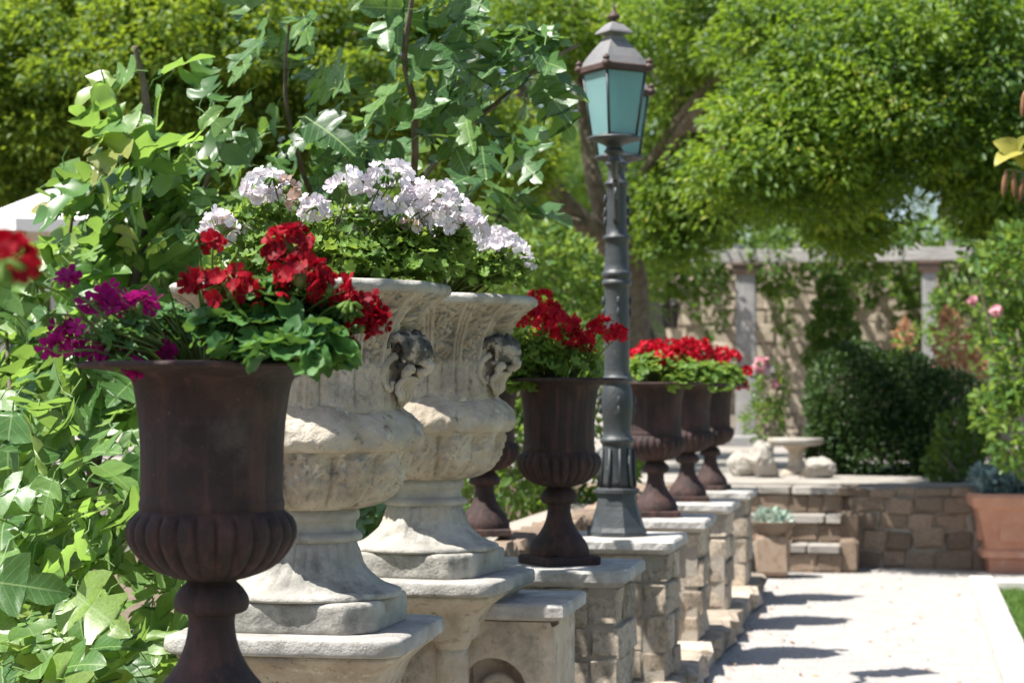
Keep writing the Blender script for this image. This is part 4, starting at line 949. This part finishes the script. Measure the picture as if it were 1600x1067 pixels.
# clipped dark hedge with a tiered topiary behind it
bh = at(1420, 745, 18.6); bh.z = TZ
bush('clipped_hedge', 'large dark rounded clipped hedge above the low rubble wall', bh,
     [(at(1335, 625, 18.5), (.42, .50, .50), 3600), (at(1405, 632, 18.6), (.45, .55, .46), 3600), (at(1480, 655, 18.5), (.42, .55, .42), 3200), (at(1400, 705, 18.3), (.75, .4, .28), 2600), (at(1300, 690, 18.5), (.22, .35, .36), 1300), (at(1500, 725, 18.0), (.5, .3, .2), 900)], 'evergreen', OVATE, .055, 'hedge', dens=1.7, nstem=10)
btp = at(1302, 745, 19.6); btp.z = TZ
bush('tiered_topiary', 'tall tiered topiary cone of clipped evergreen behind the hedge', btp,
     [(at(1302, 520, 19.6), (.24, .24, .14), 1100), (at(1302, 482, 19.6), (.19, .19, .11), 800), (at(1300, 450, 19.6), (.13, .13, .11), 500), (at(1300, 560, 19.6), (.27, .27, .14), 900)], 'shrub', OVATE, .05, 'topiary', dens=1.8, nstem=2)
bs = at(1700, 760, 14.5); bs.z = 0.02
bush('leafy_shrub', 'tall light green shrub with glossy leaves at the right edge', bs,
     [(at(1580, 420, 14.5), (.20, .3, .30), 480), (at(1600, 560, 14.5), (.22, .3, .36), 700), (at(1590, 670, 14.5), (.20, .3, .28), 520), (at(1650, 480, 14.6), (.3, .35, .6), 900), (at(1535, 405, 14.4), (.12, .2, .07), 60), (at(1550, 640, 14.6), (.14, .2, .14), 120)],
     'shrub', OVATE, .085, dens=1.0, nstem=10, flowers=[(at(1557, 486, 14.2), .04, 'pink')])
bgs = Vector((at(1500, 690, 16.9).x, 17.0, TZ))
bush('trailing_shrub', 'yellow green shrub hanging over the rubble wall before the hedge', bgs,
     [(at(1500, 690, 16.9), (.22, .2, .24), 420), (at(1480, 725, 16.7), (.18, .15, .16), 260), (at(1530, 660, 16.9), (.16, .2, .2), 240)], 'vine', OVATE, .075, nstem=5)
bo = at(1480, 700, 20); bo.z = TZ
bush('orange_shrub', 'shrub with faded orange leaves in front of the old wall', bo,
     [(at(1485, 545, 20), (.14, .2, .36), 170), (at(1500, 575, 20), (.22, .2, .14), 120), (at(1415, 540, 21), (.08, .1, .22), 60)], 'orange', OVATE, .10, nstem=5)
brs = at(1200, 700, 19); brs.z = TZ
bush('rose_bush', 'small rose bush with pale pink blooms right of the far urns', brs,
     [(at(1205, 610, 19), (.16, .2, .25), 300), (at(1195, 655, 19), (.2, .2, .2), 260)], 'shrub', OVATE, .06, nstem=5, flowers=[(at(1190, 570, 18.8), .07, 'pink'), (at(1200, 578, 18.8), .05, 'white'), (at(1212, 600, 18.8), .04, 'pink')])
brr = at(1440, 690, 22); brr.z = TZ
bush('rose_bush', 'green rose bush with a few pink blooms behind the hedge', brr,
     [(at(1440, 560, 22), (.3, .3, .35), 420), (at(1500, 500, 22.4), (.35, .3, .45), 460), (at(1560, 540, 22), (.35, .3, .5), 500)], 'shrub', OVATE, .08, nstem=8, flowers=[(at(1453, 580, 21.6), .06, 'pink'), (at(1520, 470, 21.8), .05, 'pink')])
bg_ = at(860, 640, 13.5); bg_.z = 0
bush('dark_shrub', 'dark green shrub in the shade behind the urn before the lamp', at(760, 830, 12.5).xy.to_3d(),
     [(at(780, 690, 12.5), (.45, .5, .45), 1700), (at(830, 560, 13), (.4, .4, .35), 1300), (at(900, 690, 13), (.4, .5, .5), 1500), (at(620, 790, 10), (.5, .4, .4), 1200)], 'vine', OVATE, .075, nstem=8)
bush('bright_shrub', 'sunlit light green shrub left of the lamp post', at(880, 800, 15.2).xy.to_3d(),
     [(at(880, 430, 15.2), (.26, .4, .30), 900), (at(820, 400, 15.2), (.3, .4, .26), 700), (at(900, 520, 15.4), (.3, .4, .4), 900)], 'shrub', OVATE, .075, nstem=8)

# ================================================================== PERGOLA AND OLD WALL
PD = 28.0
def gx(px, d): return at(px, 615, d)
c1 = gx(1166, PD); PY = c1.y
pg = thing('pergola', 'stone columned pergola with pale weathered roof beams across the back', 'pergola', (c1.x, PY, TZ))
ztop = at(1166, 412, PD).z - TZ
colx = [0.0, gx(1452, PD).x - c1.x, gx(988, PD).x - c1.x, gx(1740, PD).x - c1.x]
for k, xx in enumerate(colx):
    w = .145 if k != 1 else .10
    MB().lathe([(w+.07, 0), (w+.07, .13), (w+.04, .16)], 32, lambda a, r, z: square(a, r, 1.39)).build('column_base', M['colstone'], pg, False, (xx, 0, 0))
    MB().lathe([(w, .16), (w*.97, ztop*.5), (w*.94, ztop-.16)], 32, lambda a, r, z: square(a, r, 1.36)+.006*mnoise.noise((a*3, z*4, k))).build('column', M['colstone' if k != 2 else 'browntimber'], pg, False, (xx, 0, 0))
    MB().lathe(smooth_prof([(w*.9, ztop-.165), (w+.03, ztop-.13), (w+.05, ztop-.08), (w+.02, ztop-.05), (w+.07, ztop-.02), (w+.07, ztop)], 3), 32, lambda a, r, z: square(a, r, 1.36)).build('capital', M['browntimber'], pg, False, (xx, 0, 0))
x0 = colx[2]-1.5
for k in range(5):
    l = 1.75
    put_block('cap', 'beam', pg, (x0+l*k+l/2, .0, ztop+.10), (l-.015, .26, .18))
for k in range(22):
    xx = x0 + .42*k; o = put_block('cap', 'rafter', pg, (xx, 1.25, ztop+.24), (.09, 2.6, .10)); o.data = BLK['cap'][k % 6]
WD = 30.5; wl = gx(960, WD).x; wr = gx(1760, WD).x; WY = gx(1250, WD).y
ac = gx(1012, WD).x; arch2 = gx(1400, WD).x; az = at(1400, 520, WD).z
def door_skip(x, z): return abs(x-ac) < .30 and z < at(1010, 480, WD).z + math.sqrt(max(0, .09-(x-ac)**2))*.8
def skip(x, z):
    if door_skip(x, z): return True
    r = math.hypot(x-arch2, z-az); return .62 < r < .86 and z > az-.05
ow = rubble_wall('old_garden_wall', 'old honey stone wall with arches behind the pergola', wl, wr, WY, TZ, at(1250, 395, WD).z, .5, 'wallstone', .44, .24, skip=skip)
for k in range(13):
    a = math.pi*(k+.5)/13; o = put_block('wallstone', 'voussoir', ow, (arch2+.74*math.cos(a)-(wl+wr)/2, .05, az+.74*math.sin(a)-TZ), (.24, .22, .17)); o.rotation_euler = (0, -a, 0)
dk = MB(); zt = at(1010, 475, WD).z-TZ
dk.add([(-.30, -.02, 0), (.30, -.02, 0), (.30, -.02, zt), (0, -.02, zt+.26), (-.30, -.02, zt), (-.30, .03, 0), (.30, .03, 0), (.30, .03, zt), (0, .03, zt+.26), (-.30, .03, zt)],
       [(0,1,2,3,4), (9,8,7,6,5), (0,5,6,1), (1,6,7,2), (2,7,8,3), (3,8,9,4), (4,9,5,0)])
dk.build('doorway_shade', M['blackiron'], ow, False, (ac-(wl+wr)/2, .02, 0))  # flat black sheet; the shade inside the doorway is put into its colour
# lantern on the wall pier left of the first column
lw = at(1048, 490, 29.6); wlant = thing('wall_lantern', 'small black lantern hung on the old wall left of the pergola column', 'lantern', tuple(lw))
MB().lathe([(.09, -.22), (.13, .10), (.13, .12)], 24, lambda a, r, z: square(a, r, 1.41)).build('glass_box', M['blackiron'], wlant, False)
MB().lathe([(.16, .12), (.06, .24), (.02, .26), (.02, .32)], 24, lambda a, r, z: square(a, r, 1.41)).build('hood', M['blackiron'], wlant, False)
MB().tube([(0, 0, .31), (0, .35, .38), (0, WY-lw.y, .30)], .02, 6).build('arm', M['blackiron'], wlant)
def vine(label, base, clumps, size, dens=1.0):
    return bush('climbing_vine', label, base, clumps, 'vine', OVATE, size, 'vine', 'vines on the pergola', nstem=3, dens=dens, up=-.4)
vb = gx(1060, 29.7); vb.z = TZ
vine('climbing vine hanging from the pergola left of its pale column', vb, [(at(1080, 430, 28.2), (.5, .4, .28), 520), (at(1030, 430, 28.2), (.35, .4, .3), 380), (at(1110, 470, 29.6), (.25, .2, .5), 220), (at(1020, 400, 28.0), (.4, .3, .2), 320)], .13)
vb = gx(1225, 29.7); vb.z = TZ
vine('climbing vine hanging from the pergola right of its pale column', vb, [(at(1215, 425, 28.3), (.42, .4, .3), 480), (at(1225, 480, 29.8), (.15, .15, .5), 120), (at(1330, 410, 28.2), (.5, .4, .25), 420)], .13)
vb = gx(1460, 29.7); vb.z = TZ
vine('climbing vine covering the far right arch of the old wall', vb, [(at(1470, 440, 29.4), (.7, .35, .4), 700), (at(1430, 480, 29.8), (.3, .2, .6), 320), (at(1540, 470, 29.5), (.7, .3, .6), 800), (at(1345, 440, 29.8), (.3, .2, .35), 260)], .13)

vb = gx(1400, 28.0); vb.z = TZ
vine('sparse vine trailing over the front of the pergola beam', vb, [(at(px, 402, 27.8), (.28, .15, .2), 90) for px in (1030, 1090, 1200, 1290, 1330, 1390, 1440, 1500)], .12)
vb = gx(1300, 28.6); vb.z = TZ
vine('leafy vine roof added on the pergola rafters to shade the wall', vb, [(at(px, 392, 29.1) + Vector((0, 0, .25)), (.75, 1.25, .16), 380) for px in (960, 1060, 1160, 1260, 1360, 1460, 1560)], .14)  # vine cover added over the rafters to keep sun off the wall behind
# ================================================================== OTHER THINGS AT THE END OF THE PATH
import bmesh
def boulder(label, c, rad, seed, mat='boulder'):
    rr_ = random.Random(seed); bm = bmesh.new()
    for _ in range(26):
        d = Vector((rr_.gauss(0, 1), rr_.gauss(0, 1), rr_.gauss(0, 1))).normalized()*rr_.uniform(.82, 1.05)
        bm.verts.new((d.x*rad[0], d.y*rad[1], max(-.7, d.z)*rad[2] + rad[2]*.68))
    r_ = bmesh.ops.convex_hull(bm, input=bm.verts); bmesh.ops.delete(bm, geom=[g_ for g_ in r_['geom_interior'] if isinstance(g_, bmesh.types.BMVert)], context='VERTS')
    bmesh.ops.bevel(bm, geom=bm.edges[:], offset=rad[0]*.07, segments=1, affect='EDGES')
    bmesh.ops.subdivide_edges(bm, edges=bm.edges[:], cuts=2, use_grid_fill=True)
    for v in bm.verts: v.co += v.co.normalized()*(.035*mnoise.noise(v.co*9+Vector((seed, 0, 0))) + .018*mnoise.noise(v.co*26))
    me = bpy.data.meshes.new('boulder'); bm.to_mesh(me); bm.free(); me.materials.append(M[mat])
    o = link('boulder', me, None, tuple(c)); return tag(o, label, 'boulder', 'boulders by the steps')
def onz(px, d, z): p = gx(px, d); p.z = z; return p
boulder('large white sunlit boulder behind the last urn pillar', onz(1192, 17.6, TZ), (.17, .16, .20), 1.3)
boulder('smaller white boulder left of the largest one', onz(1160, 17.9, TZ), (.17, .15, .15), 4.1)
boulder('low pale boulder right of the stone table leg', onz(1278, 17.5, TZ), (.18, .15, .14), 7.7)
tb = onz(1243, 18.2, TZ); zt = at(1243, 684, 18.2).z - TZ
stb = thing('stone_table', 'small round white stone table on a pedestal by the hedge', 'table', tuple(tb))
MB().lathe(smooth_prof([(.20, zt-.07), (.25, zt-.05), (.26, zt-.02), (.25, zt)], 3), 40).build('top', M['boulder'], stb)
MB().lathe(smooth_prof([(.13, 0), (.12, .05), (.075, .09), (.07, .2), (.09, zt-.10), (.14, zt-.06)], 3), 24).build('pedestal', M['block'], stb)
boulder('brown rock lying on the garden steps behind the last pillar', Vector((at(1218, 800, 15.9).x, 15.98, .20)), (.11, .10, .13), 11, 'rubble')
cb = Vector((at(1208, 850, 15.2).x, at(1208, 850, 15.2).y, 0)); bz = at(1208, 838, 15.2).z
bowl = thing('clay_bowl', 'small brown clay bowl on a rough stone block beside the last pillar', 'bowl', tuple(cb))
put_block('rubble', 'stone_block', bowl, (0, 0, bz/2), (.26, .26, bz))
MB().lathe(smooth_prof([(.09, bz), (.12, bz+.03), (.16, bz+.09), (.175, bz+.115), (.165, bz+.118), (.14, bz+.09), (.001, bz+.085)], 3), 32).build('bowl', M['rubble'], bowl)
pc = Vector((cb.x, cb.y, bz+.09))
bush('succulent_plant', 'low pale green succulents in the small clay bowl', pc, [(pc + Vector((dx, dy, .045)), (.07, .07, .055), 60) for dx, dy in ((-.06, -.05), (.06, -.05), (0, .07))], 'palegreen', OVATE, .055, 'plant', nstem=0, up=1.0)
# terracotta planter with blue-grey succulents
tp = Vector((at(1592, 888, 15.75).x, at(1592, 888, 15.75).y, 0)); S16 = 15.75/FPX
tpo = thing('terracotta_planter', 'large square terracotta planter at the right end of the path', 'planter', tuple(tp), R(4))
sqp = lambda a, r, z: square(a, r, 1.38)
MB().lathe([(50*S16, 0), (52*S16, 12*S16), (53*S16, 22*S16), (62*S16, 25*S16), (62*S16, 34*S16), (56*S16, 38*S16), (70*S16, 100*S16)], 64, sqp).build('body', M['terracotta'], tpo, False)
MB().lathe([(70*S16, 98*S16), (78*S16, 104*S16), (80*S16, 118*S16), (76*S16, 123*S16), (64*S16, 123*S16), (60*S16, 112*S16)], 64, sqp).build('rim', M['terracotta'], tpo, False)
for k in range(4):
    a = k*math.pi/2; o = MB().box(-36*S16, 36*S16, -.012, .012, 50*S16, 88*S16).build('panel', M['terracotta'], tpo, False, (62*S16*math.sin(a), -62*S16*math.cos(a), 0)); o.rotation_euler = (0, 0, a)
MB().lathe([(.001, 114*S16), (66*S16, 112*S16), (64*S16, 100*S16)], 64, sqp).build('soil', M['soil'], tpo)
ps = Vector((tp.x, tp.y, 113*S16))
bush('succulent_plant', 'blue grey succulents growing in the terracotta planter', ps, [(ps + Vector((dx, dy, .10)), (.12, .12, .12), 130) for dx, dy in ((-.2, -.1), (0, -.15), (.2, 0), (-.1, .12), (.1, .1), (-.24, .08))], 'succulent', OVATE, .085, 'plant', nstem=0, up=1.2)
# white parasol far left
pa = onz(84, 15.6, 0); ez = at(84, 352, 15.6).z; kz = at(84, 297, 15.6).z
par = thing('parasol', 'white canvas parasol behind the fig leaves at the left edge', 'parasol', tuple(pa))
MB().lathe(smooth_prof([(.028, 0), (.026, kz-.05)], 2), 12).build('pole', M['timber'], par)
rP = 140*15.6/FPX
o8 = lambda a, r, z: r*(math.cos(math.pi/8)/math.cos(((a) % (math.pi/4))-math.pi/8))
MB().lathe([(rP*.99, ez-.10), (rP, ez), (rP*.66, ez+(kz-ez)*.36), (rP*.33, ez+(kz-ez)*.72), (.05, kz), (.001, kz+.01)], 64, o8, False).build('canopy', M['canvas'], par, False)
for k in range(8):
    a = k*math.pi/4; MB().tube([(.05*math.cos(a), .05*math.sin(a), kz-.05), (rP*.97*math.cos(a), rP*.97*math.sin(a), ez-.02)], .01, 6).build('rib', M['timber'], par)
MB().lathe([(.26, 0), (.26, .06), (.05, .09)], 24).build('base', M['mortar'], par, False)
# young tree at the right with a yellowing twig and dry pods reaching into the picture
bq = Vector((at(1690, 800, 9.2).x, at(1690, 800, 9.2).y, 0.02))
yt = thing('young_tree', 'slender young tree whose yellow leaves and dry pods enter at right edge', 'tree', tuple(bq)); b0 = np3(bq)
tw = [([bq, at(1688, 700, 9.2), at(1692, 400, 9.2), at(1685, 100, 9.2)], .02, .008), ([at(1692, 330, 9.2), at(1640, 268, 9.2), at(1592, 236, 9.2)], .006, .003), ([at(1692, 340, 9.2), at(1640, 290, 9.15), at(1604, 272, 9.15), at(1572, 265, 9.15)], .005, .0025), ([at(1690, 180, 9.2), at(1640, 150, 9.2), at(1604, 142, 9.2)], .005, .003)]
for i, (pts, ra, rb) in enumerate(tw):
    c = curve([np3(p)-b0 for p in pts], 5); MB().tube(c, taper(len(c), ra, rb), 7).build('trunk' if i == 0 else 'twig', M['bark'], yt)
ym = [tmesh('leaf', FIGS[2], M['yellow'])]
ends = [(at(1592, 238, 9.2), at(1545, 212, 9.15)), (at(1592, 236, 9.2), at(1540, 248, 9.1)), (at(1590, 234, 9.2), at(1600, 205, 9.1)), (at(1596, 238, 9.2), at(1625, 250, 9.1)), (at(1600, 238, 9.2), at(1590, 262, 9.1)), (at(1660, 140, 9.2), at(1640, 110, 9.2)), (at(1660, 110, 9.2), at(1690, 60, 9.2)), (at(1690, 60, 9.2), at(1650, 20, 9.2))]
P_ = np.array([np3(a) for a, b in ends]); D_ = np.array([np3(b)-np3(a) for a, b in ends]); ss = np.linalg.norm(D_, axis=1)
leaf_objects('leaf', ym, P_, D_, unit(np.array([[-.2, -.6, .7]]*len(ends)) + rng.normal(0, .3, (len(ends), 3))), ss*.72, yt, b0)
pm = mesh('pod', *(lambda m_: (m_.v, m_.f))(MB().lathe(smooth_prof([(.001, 0), (.010, -.02), (.013, -.06), (.012, -.09), (.006, -.115), (.001, -.125)], 3), 10)), M['pod'])
for (px, py, tilt) in ((1572, 265, .12), (1583, 268, -.05), (1600, 276, .2), (1601, 142, .1), (1612, 145, -.1)):
    o = link('dry_pod', pm, yt, tuple(np3(at(px, py, 9.15))-b0)); o.rotation_euler = (0, tilt, 0)

OCT = T([(0,0,.5),(.5,0,0),(0,.5,0),(-.5,0,0),(0,-.5,0)], [(0,1,2),(0,2,3),(0,3,4),(0,4,1)])
n = 9000
pp = np.column_stack([rng.uniform(-1.0, .45, n), 8.6 + 7.5*rng.random(n)**1.2, np.full(n, .001)])
o = cloud('path_pebbles', OCT, pp, np.column_stack([rng.normal(size=n), rng.normal(size=n), np.zeros(n)]), np.tile([0, 0, 1.0], (n, 1)), rng.uniform(.006, .016, n), M['gravel'])
o['label'] = 'loose pale pebbles scattered over the path'; o['category'] = 'gravel'
n = 170
xx = np.concatenate([-1.0 + np.abs(rng.normal(0, .16, n//2)), rng.uniform(-1.0, .45, n-n//2)])
pp = np.column_stack([xx, rng.uniform(8.8, 16.2, n), np.full(n, .008)])
o = cloud('fallen_leaves', OVATE, pp, np.column_stack([rng.normal(size=n), rng.normal(size=n), rng.normal(0, .15, n)]), np.tile([0, 0, 1.0], (n, 1)) + rng.normal(0, .25, (n, 3)), rng.uniform(.02, .045, n), M['orange'])
o['label'] = 'small dry leaves littering the path along the pillars'; o['category'] = 'leaves'
